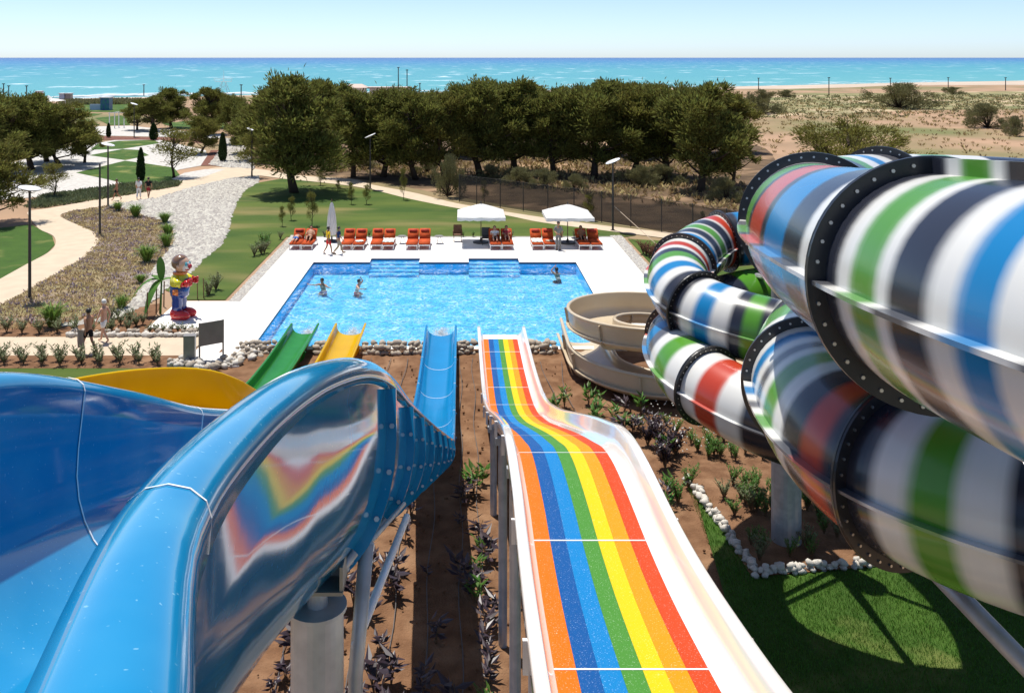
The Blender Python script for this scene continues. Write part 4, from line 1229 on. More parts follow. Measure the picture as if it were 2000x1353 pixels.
# staked saplings on the lawn
SAP = 'thin staked sapling on the lawn by the lone big pine'
for i, (px, py, tp, hw) in enumerate(((551, 442, 402, 8), (569, 430, 384, 10), (609, 442, 374, 14), (626, 362, 332, 10), (660, 374, 352, 6), (686, 399, 356, 8), (716, 399, 360, 10), (788, 390, 328, 9), (1005, 360, 330, 8))):
    tree('young', 'sapling', px, py, tp, hw, SAP, 'sapling', 'saplings on the lawn')
tree('young', 'sapling', 946, 400, 352, 9, 'leafy sapling in front of the dark fence behind the parasol with the beige mat below', 'sapling')
tree('young', 'sapling', 1150, 430, 378, 14, 'bushy sapling against the fence behind a white parasol', 'sapling')
tree('young', 'sapling', 1372, 462, 412, 8, 'thin sapling at the fence above the striped tube', 'sapling')

# dry scrub tufts on the fields and dunes
def tufts(name, poly_w, n, hgt, m, blades=5, spread=.5, label=None):
    P = scatter_in(poly_w, n)
    P3 = np.repeat(np.c_[P, np.full(n, -.02)], blades, 0)
    hs = np.repeat(hgt * (.5 + rng.random(n)), blades)
    a = rng.random(n * blades) * 6.283
    P3[:, 0] += np.cos(a) * hs * .3; P3[:, 1] += np.sin(a) * hs * .3
    D = unit(np.stack([np.cos(a) * spread, np.sin(a) * spread, np.ones_like(a)], 1) + rng.normal(size=(n * blades, 3)) * .2)
    V, Fc = leaf_quads(P3, D, unit(np.cross(D, rng.normal(size=D.shape))), hs, hs * .35)
    return tag(mk(name, V, Fc, m), label, None, None, 'stuff')


tufts('field_scrub', wpoly([(1380, 205), (1700, 190), (2050, 186), (2050, 330), (1800, 330), (1500, 300), (1440, 260)]), 1500, .45, M_dry, 6, .8)
tufts('dune_scrub', wpoly([(1300, 205), (1500, 188), (2050, 184), (2050, 225), (1500, 235)]), 1300, .55, M_shrub, 6, .9)
tufts('grove_scrub', wpoly([(620, 335), (1000, 300), (1440, 320), (1480, 420), (1100, 380), (900, 352)]), 1200, .45, M_dry, 6, .9)
tufts('beach_scrub', wpoly([(120, 198), (270, 196), (270, 204), (120, 206)]), 900, .8, M_shrub, 6, .9)
lavw = wpoly(lav)
tufts('lavender_tufts', lavw, 6500, .13, M_lavtuft, 5, .9)
tufts('lavender_flowers', lavw, 1100, .15, M_lavflow, 4, .6)
tufts('edging_plants', wpoly([z1(p) for p in [(330, 1205), (700, 1160), (1000, 1112), (1400, 1100), (1390, 1130), (1180, 1165), (840, 1225), (300, 1300), (200, 1290)]]), 1800, .3, M_leafg, 6, .8)

# pebbles
PV = []
ico = [(0, 0, 1), (.9, 0, .1), (.28, .85, .1), (-.72, .53, .1), (-.72, -.53, .1), (.28, -.85, .1)]
def pebbles(name, poly, n, r0):
    P = scatter_in(poly, n)
    rr = r0 * (.6 + .9 * rng.random(n)); an = rng.random(n) * 6.28
    B = np.array(ico)
    Vs = np.empty((n, 6, 3))
    asp = .65 + .5 * rng.random(n)
    x = B[None, :, 0] * rr[:, None]; y = B[None, :, 1] * rr[:, None] * asp[:, None]
    Vs[..., 0] = P[:, 0:1] + x * np.cos(an)[:, None] - y * np.sin(an)[:, None]
    Vs[..., 1] = P[:, 1:2] + x * np.sin(an)[:, None] + y * np.cos(an)[:, None]
    Vs[..., 2] = B[None, :, 2] * rr[:, None] * .6
    f = np.array([(0, 1, 2), (0, 2, 3), (0, 3, 4), (0, 4, 5), (0, 5, 1)])
    Fc = (np.arange(n)[:, None, None] * 6 + f[None]).reshape(-1, 3)
    return tag(mk(name, Vs.reshape(-1, 3), Fc, M_pebble), kind='stuff')


pebbles('pebbles', wpoly(peb), 9000, .17)
pebbles('pebbles', wpoly(peb2), 2200, .20)
pebbles('gravel_stones', np.array([(dx0 - .6, 42.4), (dx0, 42.4), (dx0, 58), (dx0 - .6, 58)]), 1400, .06)
pebbles('gravel_stones', np.array([(dx1, 37), (dx1 + .75, 37), (dx1 + .75, 58), (dx1, 58)]), 1600, .06)

# ------------------------------------------------------------------ stones: pool edge wall, borders
STONE = []
for k in range(6):
    g = np.random.default_rng(k)
    mb = MB().ball((0, 0, 0), 1, 7, 4)
    V = np.array([tuple(v) for v in mb.V]) * (1 + g.normal(0, .15, (len(mb.V), 1))) * np.array([1, .80, .62])
    for m_, lst in ((M_rock, 0), (M_whiterock, 1)):
        me = bpy.data.meshes.new('stone'); me.from_pydata(V.tolist(), [], mb.F); me.materials.append(m_)
        me.polygons.foreach_set('use_smooth', [True] * len(me.polygons))
        STONE.append(me)


def stone(parent, p, r, white=0):
    o = bpy.data.objects.new('stone', STONE[random.randrange(6) * 2 + white])
    COL.objects.link(o)
    o.parent = parent
    o.location = Vector(p) - Vector(parent.location)
    o.rotation_euler = (random.random() * .6, random.random() * .6, random.random() * 6.28)
    o.scale = (r * random.uniform(.8, 1.25),) * 3
    return o


sw = empty('stone_wall', (-3, 34.9, 0), 0, 'rubble stone wall along the near edge of the pool', 'wall')
x = -8.6
while x < 3.7:
    skip = any(a - .62 < x < a + .62 for a in (-6.4, -4.52, -.8)) or .6 < x < 2.7
    if not skip:
        for (yy, zz) in ((34.72, .06), (34.84, .24), (35.05, .34)):
            stone(sw, (x + random.uniform(-.08, .08), yy + random.uniform(-.06, .06), zz + random.uniform(-.03, .04)), random.uniform(.11, .19))
    x += .165
sw2 = empty('stone_wall', (-10, 34.2, 0), 0, 'curved heap of pale rubble stones round the foot of the grey sign', 'wall')
for k in range(130):
    t = random.random()
    px_, py_ = np.interp(t, [0, .4, .7, 1], [345, 400, 460, 505]), np.interp(t, [0, .4, .7, 1], [712, 722, 712, 690])
    p = G(px_, py_)
    stone(sw2, (p[0] + random.uniform(-.35, .35), p[1] + random.uniform(-.35, .35), random.uniform(.03, .22)), random.uniform(.10, .18), 1 if random.random() < .6 else 0)
sw3 = empty('stone_edging', (-13, 37, 0), 0, 'row of flat pale stones edging the bed beside the statue pad', 'edging')
x = -16.2
while x < -10.6:
    stone(sw3, (x, 36.98 + random.uniform(-.05, .05), .08), random.uniform(.13, .19), 1)
    if random.random() < .6: stone(sw3, (x + .1, 37.12, .2), random.uniform(.10, .15), 0)
    x += .17
sb = empty('stone_edging', (6.5, 20, 0), 0, 'white stone edging round the planting bed at the tube column', 'edging')
for (a, b) in (((6.15, 24.2), (6.55, 19.75)), ((6.55, 19.75), (10.2, 20.35))):
    L_ = math.dist(a, b); n = int(L_ / .12)
    for i in range(n):
        f_ = i / n
        for k in range(2):
            stone(sb, (a[0] + (b[0] - a[0]) * f_ + random.uniform(-.08, .08), a[1] + (b[1] - a[1]) * f_ + random.uniform(-.08, .08), .10 + .09 * k + random.uniform(0, .04)), random.uniform(.075, .125), 1)

# ------------------------------------------------------------------ plants
def plant_mesh(name, seed, n, h, leaf, wd, m, stems=4, spread=.6, droop=0.0):
    g = np.random.default_rng(seed)
    me = bpy.data.meshes.new(name)
    mb = MB(); P, D = [], []
    for s in range(stems):
        a = g.random() * 6.28; t = spread * h * (.3 + .7 * g.random()) if stems > 1 else .05
        hh = h * (.65 + .4 * g.random())
        tip = np.array([math.cos(a) * t, math.sin(a) * t, hh])
        mb.tube([(0, 0, -.03), tip * np.array([.4, .4, .55]), tip], [.012, .009, .004], 4, cap=False)
        k = n // stems
        for i in range(k):
            f_ = .25 + .75 * (i + g.random()) / k
            p = tip * np.array([f_ ** 1.5, f_ ** 1.5, f_])
            b = g.random() * 6.28
            P.append(p); D.append((math.cos(b), math.sin(b), .55 - droop + .5 * g.random()))
    P = np.array(P); D = unit(np.array(D))
    S = unit(np.cross(D, np.array([[0, 0, 1.]]) + g.normal(size=D.shape) * .3))
    V, Fc = leaf_quads(P, D, S, leaf * (.6 + .7 * g.random(len(P))), wd)
    b = len(mb.V)
    me.from_pydata([tuple(v) for v in mb.V] + V.tolist(), [], mb.F + [tuple(i + b for i in f) for f in Fc.tolist()])
    me.materials.append(M_stem); me.materials.append(m)
    me.polygons.foreach_set('material_index', [0] * len(mb.F) + [1] * len(Fc))
    return me


def grass_mesh(seed, n=160, h=.9):
    g = np.random.default_rng(seed)
    a = g.random(n) * 6.28; s = g.random(n) ** .6
    V, Fc = [], []
    for i in range(n):
        d = np.array([math.cos(a[i]), math.sin(a[i]), 0]); q = np.array([-d[1], d[0], 0]) * .022
        hh = h * (.6 + .5 * g.random())
        p0 = d * .12 * s[i]; p1 = d * (.12 + .25 * s[i]) * 1 + np.array([0, 0, hh * .65]); p2 = d * (.2 + .62 * s[i]) + np.array([0, 0, hh * (1 - .25 * s[i])])
        b = len(V); V += [p0 - q, p0 + q, p1 - q, p1 + q, p2]
        Fc += [(b, b + 1, b + 3, b + 2), (b + 2, b + 3, b + 4)]
    me = bpy.data.meshes.new('grass_tussock'); me.from_pydata([tuple(v) for v in V], [], Fc); me.materials.append(M_tuft)
    return me


def place(me, name, p, s, label, cat, group, rz=None):
    o = bpy.data.objects.new(name, me); COL.objects.link(o)
    o.location = p; o.rotation_euler = (0, 0, random.random() * 6.28 if rz is None else rz)
    o.scale = (s * random.uniform(.92, 1.08), s * random.uniform(.92, 1.08), s)
    return tag(o, label, cat, group)


PG = [plant_mesh('shrub_young', 60 + i, 110, .62, .17, .055, M_leafg, 9, .55) for i in range(3)]
PP = [plant_mesh('purple_plant', 70 + i, 20, .55, .27, .10, M_leafp, 3, .35, .45) for i in range(4)]
PN = [plant_mesh('green_plant', 80 + i, 24, .5, .26, .085, M_leaf, 3, .4, .1) for i in range(3)]
PD = [plant_mesh('dark_shrub', 86 + i, 200, .75, .15, .06, M_leafp, 12, .5, .1) for i in range(2)]
PF = [plant_mesh('bed_shrub', 90 + i, 260, .6, .10, .035, M_leafg if i else M_leaf, 14, .6) for i in range(2)]
TU = [grass_mesh(i) for i in range(3)]
x = -27.5
while x < -11.2:
    place(random.choice(PG), 'young_shrub', (x, 34.05 + random.uniform(-.12, .12), .0), random.uniform(.9, 1.15), 'grey green young shrub in the row on the slide side of the walkway', 'shrub', 'row of shrubs on the slide side of the walkway')
    place(random.choice(PG), 'young_shrub', (x + .3, 33.55 + random.uniform(-.12, .12), .0), random.uniform(.75, .95), 'grey green young shrub in the row on the slide side of the walkway', 'shrub', 'row of shrubs on the slide side of the walkway')
    x += .72
x = -25.5
while x < -13.6:
    place(random.choice(PG), 'young_shrub', (x, 37.5 + random.uniform(-.15, .15), .0), random.uniform(.85, 1.1), 'grey green young shrub in the row between walkway and lavender bed', 'shrub', 'row of shrubs between walkway and lavender')
    x += .72
for i in range(14):
    place(random.choice(PG), 'young_shrub', (random.uniform(-16.4, -13.7), random.uniform(37.4, 39.6), 0), random.uniform(.6, .9), 'small shrub in the bed beside the statue pad', 'shrub', 'shrubs beside the statue pad')
for i in range(9):
    place(random.choice(PG), 'young_shrub', (-13.0 + i * .29, 37.45 + random.uniform(-.1, .1), 0), random.uniform(.5, .7), 'small shrub in the bed beside the statue pad', 'shrub', 'shrubs beside the statue pad')
TL = 'bright green tussock of ornamental grass along the pebble bed'
for (px, py, s) in ((230, 412, .9), (265, 424, 1.2), (322, 436, 1.0), (328, 459, .95), (325, 482, 1.05), (287, 512, 1.2), (102, 638, 1.25), (238, 604, .8), (275, 553, .6)):
    place(random.choice(TU), 'grass_tussock', G(px, py), s, TL, 'grass', 'grass tussocks along the pebbles')
# slide bed plants in drip-line rows
SP_ = 'dark purple leaved seedling on the brown soil between the slides'
SN_ = 'fresh green leafy seedling on the brown soil between the slides'
rowsx = [-3.4, -2.7, -2.05, -1.4, -.7, .0, .45]
for xr in rowsx:
    y = 12.2 + random.random() * .4
    while y < 24.5:
        dense = .72 if y < 20.5 else .4
        if random.random() < dense * (.9 if abs(xr - .45) < .3 or xr < -1.0 else .6):
            gr_ = (xr > .2 and random.random() < .45) or random.random() < .1
            p = (xr + random.uniform(-.22, .22), y, .02)
            place(random.choice(PN if gr_ else PP), 'green_seedling' if gr_ else 'purple_seedling', p, random.uniform(.6, 1.45), SN_ if gr_ else SP_, 'plant', 'green seedlings between the slides' if gr_ else 'purple seedlings between the slides')
        y += random.uniform(.38, .62)
for i in range(46):
    x, y = random.uniform(2.9, 6.2), random.uniform(19.5, 30)
    if x > 3.0 + (y - 19.5) * .0 and x < 4.2 + (y - 19) * .3:
        place(random.choice(PP if random.random() < .5 else PN), 'bed_seedling', (x, y, .03), random.uniform(.8, 1.3), 'leafy seedling on the soil right of the rainbow slide', 'plant', 'seedlings right of the rainbow slide')
for (px, py, s) in ((1290, 880, 1.2), (1275, 850, 1.0), (1300, 915, 1.2), (1320, 890, 1.1), (1265, 870, 1.0)):
    place(random.choice(PD), 'dark_shrub', G(px, py), s, 'dark purple bushy shrub beside the rainbow slide rim', 'shrub', 'dark shrubs beside the rainbow slide')
for (px, py, s) in ((1325, 985, 1.1), (1345, 955, 1.0), (1395, 890, .9), (1320, 850, .8)):
    place(PF[0], 'green_shrub', G(px, py), s, 'green flowering shrub at the corner of the stone edging', 'shrub', 'green shrubs at the stone edging')
fl = []
for i in range(46):
    x, y = random.uniform(6.7, 9.9), random.uniform(20.2, 24.0)
    if math.hypot(x - 7.7, y - 21.2) < .5: continue
    place(random.choice(PF), 'bed_shrub', (x, y, .08), random.uniform(.7, 1.0), 'low green shrub in the stone edged bed at the tube column', 'shrub', 'shrubs in the stone edged bed')
mb = MB()
for i in range(160):
    p = G(random.uniform(1270, 1480), random.uniform(800, 905))
    if 4.6 < p[0] < 9.5: mb.ball((p[0], p[1], random.uniform(.25, .55)), .022, 5, 3)
tag(mb.build('white_blossoms', M_flower), kind='stuff')
for i in range(28):
    p = G(random.uniform(1290, 1490), random.uniform(815, 905))
    place(PF[0], 'flowering_shrub', (p[0], p[1], .02), random.uniform(.55, .85), 'low white flowering shrub in the shade under the striped tube', 'shrub', 'white flowering shrubs under the tube')
for (x0, y) in [(10.7 + .09 * i, 52.5 - .42 * i) for i in range(14)]:
    o = place(PF[0], 'hedge_plant', (x0, y, 0), 1.25, 'red brown hedge plant along the right gravel strip', 'hedge', 'red hedge plants along the gravel')
RED = PF[0].copy(); RED.materials[1] = M_redsh
for o in bpy.data.objects:
    if o.name.startswith('hedge_plant'): o.data = RED
for i in range(26):
    f_ = i / 25
    p = (-11.4 - .9 * random.random(), 43.2 + 13.5 * f_ + random.uniform(-.2, .2), 0)
    if f_ > .62 or f_ < .12:
        place(random.choice(PF), 'border_plant', p, random.uniform(.8, 1.4), 'yellowish border plant along the left gravel strip', 'plant', 'border plants along the left gravel')
for i in range(18):
    place(random.choice(PF), 'border_plant', (random.uniform(-9.5, 9.2), 57.5, 0), random.uniform(.5, .8), 'low plant in the gravel behind the loungers', 'plant', 'plants behind the loungers')
# grass blades on the near lawn
g_poly = np.array([(2.9, 12.0), (4.1, 12.4), (4.7, 15.2), (5.65, 19.0), (6.05, 24), (6.4, 24), (6.55, 19.7), (10.5, 20.1), (14, 20), (14, 12)])
n = 60000
P = scatter_in(g_poly, n); P3 = np.c_[P, np.full(n, .07)]
D = unit(np.c_[rng.normal(0, .35, (n, 2)), np.ones(n)])
V, Fc = leaf_quads(P3, D, unit(np.cross(D, rng.normal(size=D.shape))), .055 + .04 * rng.random(n), .012)
tag(mk('lawn_grass', V, Fc, M_blade), kind='stuff')
# drip hoses
for i, xr in enumerate(rowsx):
    pts_ = [(xr + .05 * math.sin(y * 1.3 + i), y, .07) for y in np.arange(11, 34.3, .7)]
    tag(MB().tube(pts_, .011, 5).build('drip_hose', M_drip), 'thin dark drip hose lying along a plant row on the soil', 'hose', 'drip hoses on the soil')
for i, xr in enumerate((3.1, 3.7)):
    pts_ = [(xr + .12 * math.sin(y * .9 + i * 2), y, .07) for y in np.arange(19, 34, .7)]
    tag(MB().tube(pts_, .011, 5).build('drip_hose', M_drip), 'thin dark drip hose lying along a plant row on the soil', 'hose', 'drip hoses on the soil')
# clods and stones on the soil
mb = MB()
for i in range(700):
    mb.ball((random.uniform(-4, 6), random.uniform(13, 34), .045), random.uniform(.015, .05), 5, 3)
tag(mb.build('soil_clods', M_soil), kind='stuff')
# ------------------------------------------------------------------ lamps, posts, fence
def lamp_post(px, py, h, label, group=None, head=True, tilt=18, az=0.0, name='street_lamp'):
    p = G(px, py)
    e = empty(name, (p[0], p[1], 0), az, label, 'lamp' if head else 'post', group)
    MB().lathe([(.16, 0), (.16, .03), (.075, .04), (.07, h * .5), (.055, h - .12)], n=12).build('post', M_pole, e, smooth=False)
    if head:
        t = RAD(tilt)
        M_ = Matrix.Rotation(t, 4, 'Y')
        d = MB().lathe([(.02, -.06), (.30, -.05), (.49, -.02), (.52, .01), (.49, .04), (.25, .055), (.02, .06)], n=28)
        d.V = [tuple(M_ @ Vector(v) + Vector((0, 0, h))) for v in d.V]
        d.build('lamp_disc', M_lamp, e, smooth=True)
        MB().lathe([(.06, h - .2), (.10, h - .08), (.06, h - .02)], n=10).build('lamp_neck', M_pole, e)
    return e


lamp_post(58, 582, 5.25, 'tall lamp with tilted white disc standing in the lavender bed edge', tilt=10)
lamp_post(195, 458, 4.75, 'bare dark post without a lamp in the lavender bed', head=False, name='dark_post')
lamp_post(211, 402, 4.75, 'lamp with white disc beside the three walkers on the path', tilt=14)
lamp_post(723, 369, 4.65, 'lamp with tilted white disc on the lawn path below the pines', tilt=-24)
lamp_post(1197, 450, 4.6, 'lamp with tilted white disc in front of the dark fence', tilt=-22)
lamp_post(492, 347, 4.6, 'lamp with white disc half hidden by the lone big pine', tilt=20)
for (px, py) in ((430, 243), (464, 262), (262, 268)):
    lamp_post(px, py, 4.8, 'distant lamp with white disc among the beach pines', 'distant lamps among the pines', tilt=18)
for (px, py, tp) in ((1481.6, 182, 153), (1619, 186, 152), (1739, 180, 153), (1852, 178, 152), (1964, 177, 152), (52, 196, 168), (17, 196, 168), (7, 196, 164), (281, 187, 166), (471, 200, 166), (778, 190, 132), (795, 190, 137), (1185, 188, 159), (820, 190, 163)):
    p = G(px, py); h = (py - tp) / (py - VY) * H
    e = empty('beach_pole', (p[0], p[1], -.05), 0, 'thin dark pole standing along the beach', 'pole', 'poles along the beach')
    MB().lathe([(.16, 0), (.13, h)], n=8).build('post', M_pole, e)
    MB().box((0, 0, h + .02), (.7, .3, .22)).build('head', M_pole, e)

fp = [(897, 394), (931, 399), (977, 405), (1022, 412), (1070, 419), (1121, 426), (1175, 434), (1232, 443), (1292, 453), (1353, 464), (1419, 476), (1490, 489), (1565, 503)]
fw = [G(*p) for p in fp]
fe = empty('shade_net_fence', fw[0], 0, 'long dark net fence on thin posts behind the parasols', 'fence')
for p in fw:
    MB().tube([(p[0], p[1], 0), (p[0], p[1], 2.18)], .035, 8).build('post', M_pole, fe, world=True)
for a, b in zip(fw[:-1], fw[1:]):
    n = 6
    V = []
    for i in range(n + 1):
        f_ = i / n; sag = .05 * math.sin(math.pi * f_)
        for z in (.04, 1.05, 2.12 - sag):
            bul = .05 * math.sin(math.pi * f_) * (1 if z == 1.05 else .3)
            V.append((a[0] + (b[0] - a[0]) * f_ + bul * .6, a[1] + (b[1] - a[1]) * f_ - bul * .6, z))
    Fc = [(i * 3 + k, i * 3 + 3 + k, i * 3 + 4 + k, i * 3 + 1 + k) for i in range(n) for k in range(2)]
    mk('net_panel', V, Fc, M_net, fe, smooth=True, world=True)
    MB().tube([(a[0], a[1], 2.14), (b[0], b[1], 2.14)], .014, 5).build('top_wire', M_pole, fe, world=True)
pA, pB = G(1197, 450), (12.4, 45.5, 0)
tag(MB().tube([(pA[0] + .1, pA[1], 1.6), ((pA[0] + 12.4) / 2, (pA[1] + 45.5) / 2, .75), (12.4, 45.5, .05)], .02, 5).build('guy_rope', M_dtowel), 'pale rope stretched from the lamp post down to the grass', 'rope')

# ------------------------------------------------------------------ loungers, parasols, furniture
def make_lounger():
    e = empty('sun_lounger', (0, 0, 0))
    f = MB()
    for s in (-1, 1): f.box((s * .33, -.08, .27), (.045, 2.0, .06))
    f.box((0, -1.06, .27), (.7, .045, .06)); f.box((0, .9, .27), (.7, .045, .06))
    f.build('frame', M_frame, e)
    for sx in (-1, 1):
        for y in (-.98, .78):
            MB().box((sx * .32, y, .125), (.05, .05, .25)).build('leg', M_frame, e)
    MB().bbox((0, -.40, .355), (.68, 1.32, .11), .035).build('seat_cushion', M_orange, e, smooth=True)
    a = RAD(43)
    c = Vector((0, .27 + .40 * math.cos(a), .36 + .40 * math.sin(a)))
    MB().bbox(c, (.68, .82, .11), .035, rx=a).build('back_cushion', M_orange, e, smooth=True)
    c2 = Vector((0, .27 + .62 * math.cos(a), .36 + .62 * math.sin(a))) + Vector((0, -math.sin(a), math.cos(a))) * .09
    MB().bbox(c2, (.5, .2, .09), .035, rx=a).build('pillow', M_darkred, e, smooth=True)
    MB().box((0, .72, .5), (.6, .03, .5)).build('back_prop', M_frame, e)
    return e


proto = make_lounger()
pairs = [(590, 'beside the closed parasol and the two attendants'), (690, 'just right of the two attendants'), (747, 'with a pale towel, facing the first pool steps'),
         (817, 'standing between two small tables'), (979, 'under the parasol facing the second pool steps'), (1061, 'half under the parasol beside the standing man'), (1151, 'at the corner of the deck by the gravel')]
first = True
LX = []
for (px, wh) in pairs:
    xc = (px - 900) * 53.9 / F
    for s in (-1, 1):
        loc = (xc + s * .365, 54.45 + random.uniform(-.05, .05), DZ)
        lab = 'orange cushioned sun lounger %s' % wh
        grp = 'pair of loungers ' + wh
        if first:
            proto.location = loc; o = proto; first = False
            tag(o, lab, 'lounger', grp)
        else:
            o = copy_tree(proto, loc, random.uniform(-.03, .03), None, lab, grp)
        LX.append(loc)
# towels lying on loungers
def towel(loc, dims, m, label, rz=0):
    nx_, ny_ = 8, 10; V = []
    for i in range(nx_ + 1):
        for j in range(ny_ + 1):
            V.append((dims[0] * (i / nx_ - .5), dims[1] * (j / ny_ - .5), .012 * math.sin(i * 2.1 + j) + .012 * math.sin(j * 1.7)))
    Fc = [(i * (ny_ + 1) + j, (i + 1) * (ny_ + 1) + j, (i + 1) * (ny_ + 1) + j + 1, i * (ny_ + 1) + j + 1) for i in range(nx_) for j in range(ny_)]
    b = len(V); V += [(v[0], v[1], v[2] - .02) for v in V]
    Fc += [tuple(q + b for q in f[::-1]) for f in Fc]
    o = mk('towel', V, Fc, m, smooth=True); o.location = loc; o.rotation_euler = (0, 0, rz)
    return tag(o, label, 'towel')


towel((LX[5][0], 54.2, .50), (.66, 1.25, 0), M_towel, 'pale towel spread over a lounger facing the first pool steps')
towel((LX[10][0], 54.2, .50), (.64, 1.2, 0), M_towel, 'pale towel covering the lounger half under the parasol')
towel((LX[3][0], 53.9, .50), (.45, .45, 0), M_towel, 'crumpled pale towel on the lounger right of the attendants', .4)
towel((LX[11][0], 54.0, .50), (.4, .4, 0), M_dtowel, 'crumpled towel on the lounger beside the standing man', .3)


def parasol(x, y, label):
    e = empty('parasol', (x, y, DZ), 0, label, 'parasol')
    MB().lathe([(.028, 0), (.028, 2.45)], n=10).build('pole', M_wood, e)
    MB().lathe([(.50, 0), (.50, .05), (.46, .07), (.10, .08), (.05, .30)], n=20).build('base', M_umat, e)
    hw, zr, za = 1.45, 1.80, 2.42
    N_ = 8
    V, Fc = [], []
    for i in range(N_ + 1):
        for j in range(N_ + 1):
            u, v = i / N_ * 2 - 1, j / N_ * 2 - 1
            r = max(abs(u), abs(v))
            diag = min(abs(u), abs(v)) / (r + 1e-6)
            z = za - (za - zr) * (r ** 1.08) - .05 * (1 - abs(2 * diag - 1)) * r * (1 - diag)
            V.append((u * hw, v * hw, z))
    for i in range(N_):
        for j in range(N_):
            a = i * (N_ + 1) + j
            Fc.append((a, a + N_ + 1, a + N_ + 2, a + 1))
    b = len(V); V += [(p[0] * .995, p[1] * .995, p[2] - .012) for p in V]
    Fc += [tuple(q + b for q in f[::-1]) for f in Fc]
    mk('canopy', V, Fc, M_canvas, e)
    for s in range(4):                               # hanging valance on each side
        V = []; n = 12
        for i in range(n + 1):
            u = (i / n * 2 - 1) * hw; w_ = .012 * math.sin(i * 1.9)
            sag = -.05 * (1 - abs(u / hw) ** 2) * .4
            for z in (zr + sag - .004, zr - .20 + .03 * math.sin(i * 2.6)):
                p = (u, hw + .006 + w_)
                a = s * math.pi / 2
                V.append((p[0] * math.cos(a) - p[1] * math.sin(a), p[0] * math.sin(a) + p[1] * math.cos(a), z))
        mk('valance', V, [(2 * i, 2 * i + 2, 2 * i + 3, 2 * i + 1) for i in range(n)], M_canvas, e)
    for s in range(4):
        a = RAD(45 + 90 * s)
        MB().tube([(0, 0, za - .06), (hw * 1.38 * math.cos(a), hw * 1.38 * math.sin(a), zr - .03)], .013, 5).build('rib', M_wood, e)
    MB().lathe([(.05, 2.42), (.03, 2.50), (.035, 2.54), (.005, 2.58)], n=10).build('finial', M_umat, e)
    return e


parasol(1.25, 55.55, 'open white square parasol over the loungers facing the second pool steps')
parasol(6.60, 55.35, 'open white square parasol beside the standing man in grey')
e = empty('closed_parasol', (-8.05, 55.9, DZ), 0, 'closed white parasol standing behind the two attendants', 'parasol')
MB().lathe([(.03, 0), (.03, 2.62)], n=10).build('pole', M_wood, e)
MB().lathe([(.5, 0), (.5, .05), (.06, .09), (.05, .3)], n=18).build('base', M_umat, e)
V, Fc = [], []
for i, (r, z) in enumerate([(.22, .40), (.25, .6), (.25, 1.0), (.22, 1.5), (.15, 2.0), (.08, 2.35), (.03, 2.45)]):
    for k in range(24):
        a = 2 * math.pi * k / 24
        rr = r * (1 + .22 * (1 if k % 3 == 0 else -.6))
        V.append((rr * math.cos(a), rr * math.sin(a), z))
for i in range(6):
    for k in range(24): Fc.append((i * 24 + k, i * 24 + (k + 1) % 24, (i + 1) * 24 + (k + 1) % 24, (i + 1) * 24 + k))
mk('folded_canopy', V, Fc, M_canvas, e)


def side_table(x, y, label):
    e = empty('side_table', (x, y, DZ), 0, label, 'table')
    MB().lathe([(.27, .44), (.27, .47)], n=16).build('tabletop', M_panel, e)
    for k in range(3):
        a = 2.1 * k
        MB().tube([(.06 * math.cos(a), .06 * math.sin(a), .44), (.25 * math.cos(a), .25 * math.sin(a), 0)], .014, 6).build('leg', M_pole, e)


side_table(-3.62, 55.3, 'small round table between the towel lounger and the pair without shade')
side_table(-1.35, 55.3, 'small round table left of the empty wicker chair')
side_table(7.0, 54.6, 'small round table at the foot of the parasol by the standing man')
e = empty('wicker_chair', (-.2, 55.9, DZ), 0, 'empty brown wicker armchair between the table and the parasol', 'chair')
MB().bbox((0, 0, .42), (.52, .5, .07), .02).build('seat', M_wicker, e)
MB().bbox((0, .25, .72), (.52, .06, .55), .02, rx=RAD(-10)).build('backrest', M_wicker, e)
for s in (-1, 1):
    MB().tube([(s * .27, .24, .66), (s * .28, -.2, .64), (s * .27, -.24, .4)], .025, 6).build('armrest', M_wicker, e)
    for y in (-.21, .21): MB().box((s * .23, y, .2), (.035, .035, .4)).build('leg', M_wicker, e)
e = empty('wicker_chair', (1.55, 55.0, DZ), 0, 'dark wicker chair under the parasol at its base', 'chair')
MB().bbox((0, 0, .42), (.52, .5, .07), .02).build('seat', M_umat, e)
MB().bbox((0, .25, .72), (.52, .06, .55), .02, rx=RAD(-10)).build('backrest', M_umat, e)
for s in (-1, 1):
    for y in (-.21, .21): MB().box((s * .23, y, .2), (.035, .035, .4)).build('leg', M_umat, e)

# ------------------------------------------------------------------ sign and bin beside the deck
e = empty('notice_board', (-9.4, 33.75, 0), 0, 'blank grey metal notice board on two posts beside the stones', 'sign')
a, b = np.array((-9.77, 33.5)), np.array((-9.02, 34.0)); d_ = b - a; rz = math.atan2(d_[1], d_[0]); c = (a + b) / 2
MB().box((c[0], c[1], 1.14), (np.linalg.norm(d_), .05, .86), rz).build('board', M_panel, e, world=True)
for p in (a, b): MB().box((p[0], p[1], .78), (.055, .055, 1.6), rz).build('post', M_panel, e, world=True)
e = empty('litter_bin', (-10.18, 33.65, 0), .1, 'narrow upright grey metal bin left of the notice board', 'bin')
MB().bbox((0, 0, .54), (.42, .30, 1.06), .012).build('body', M_panel, e)
MB().box((0, 0, 1.085), (.44, .32, .03)).build('lid', M_panel, e)

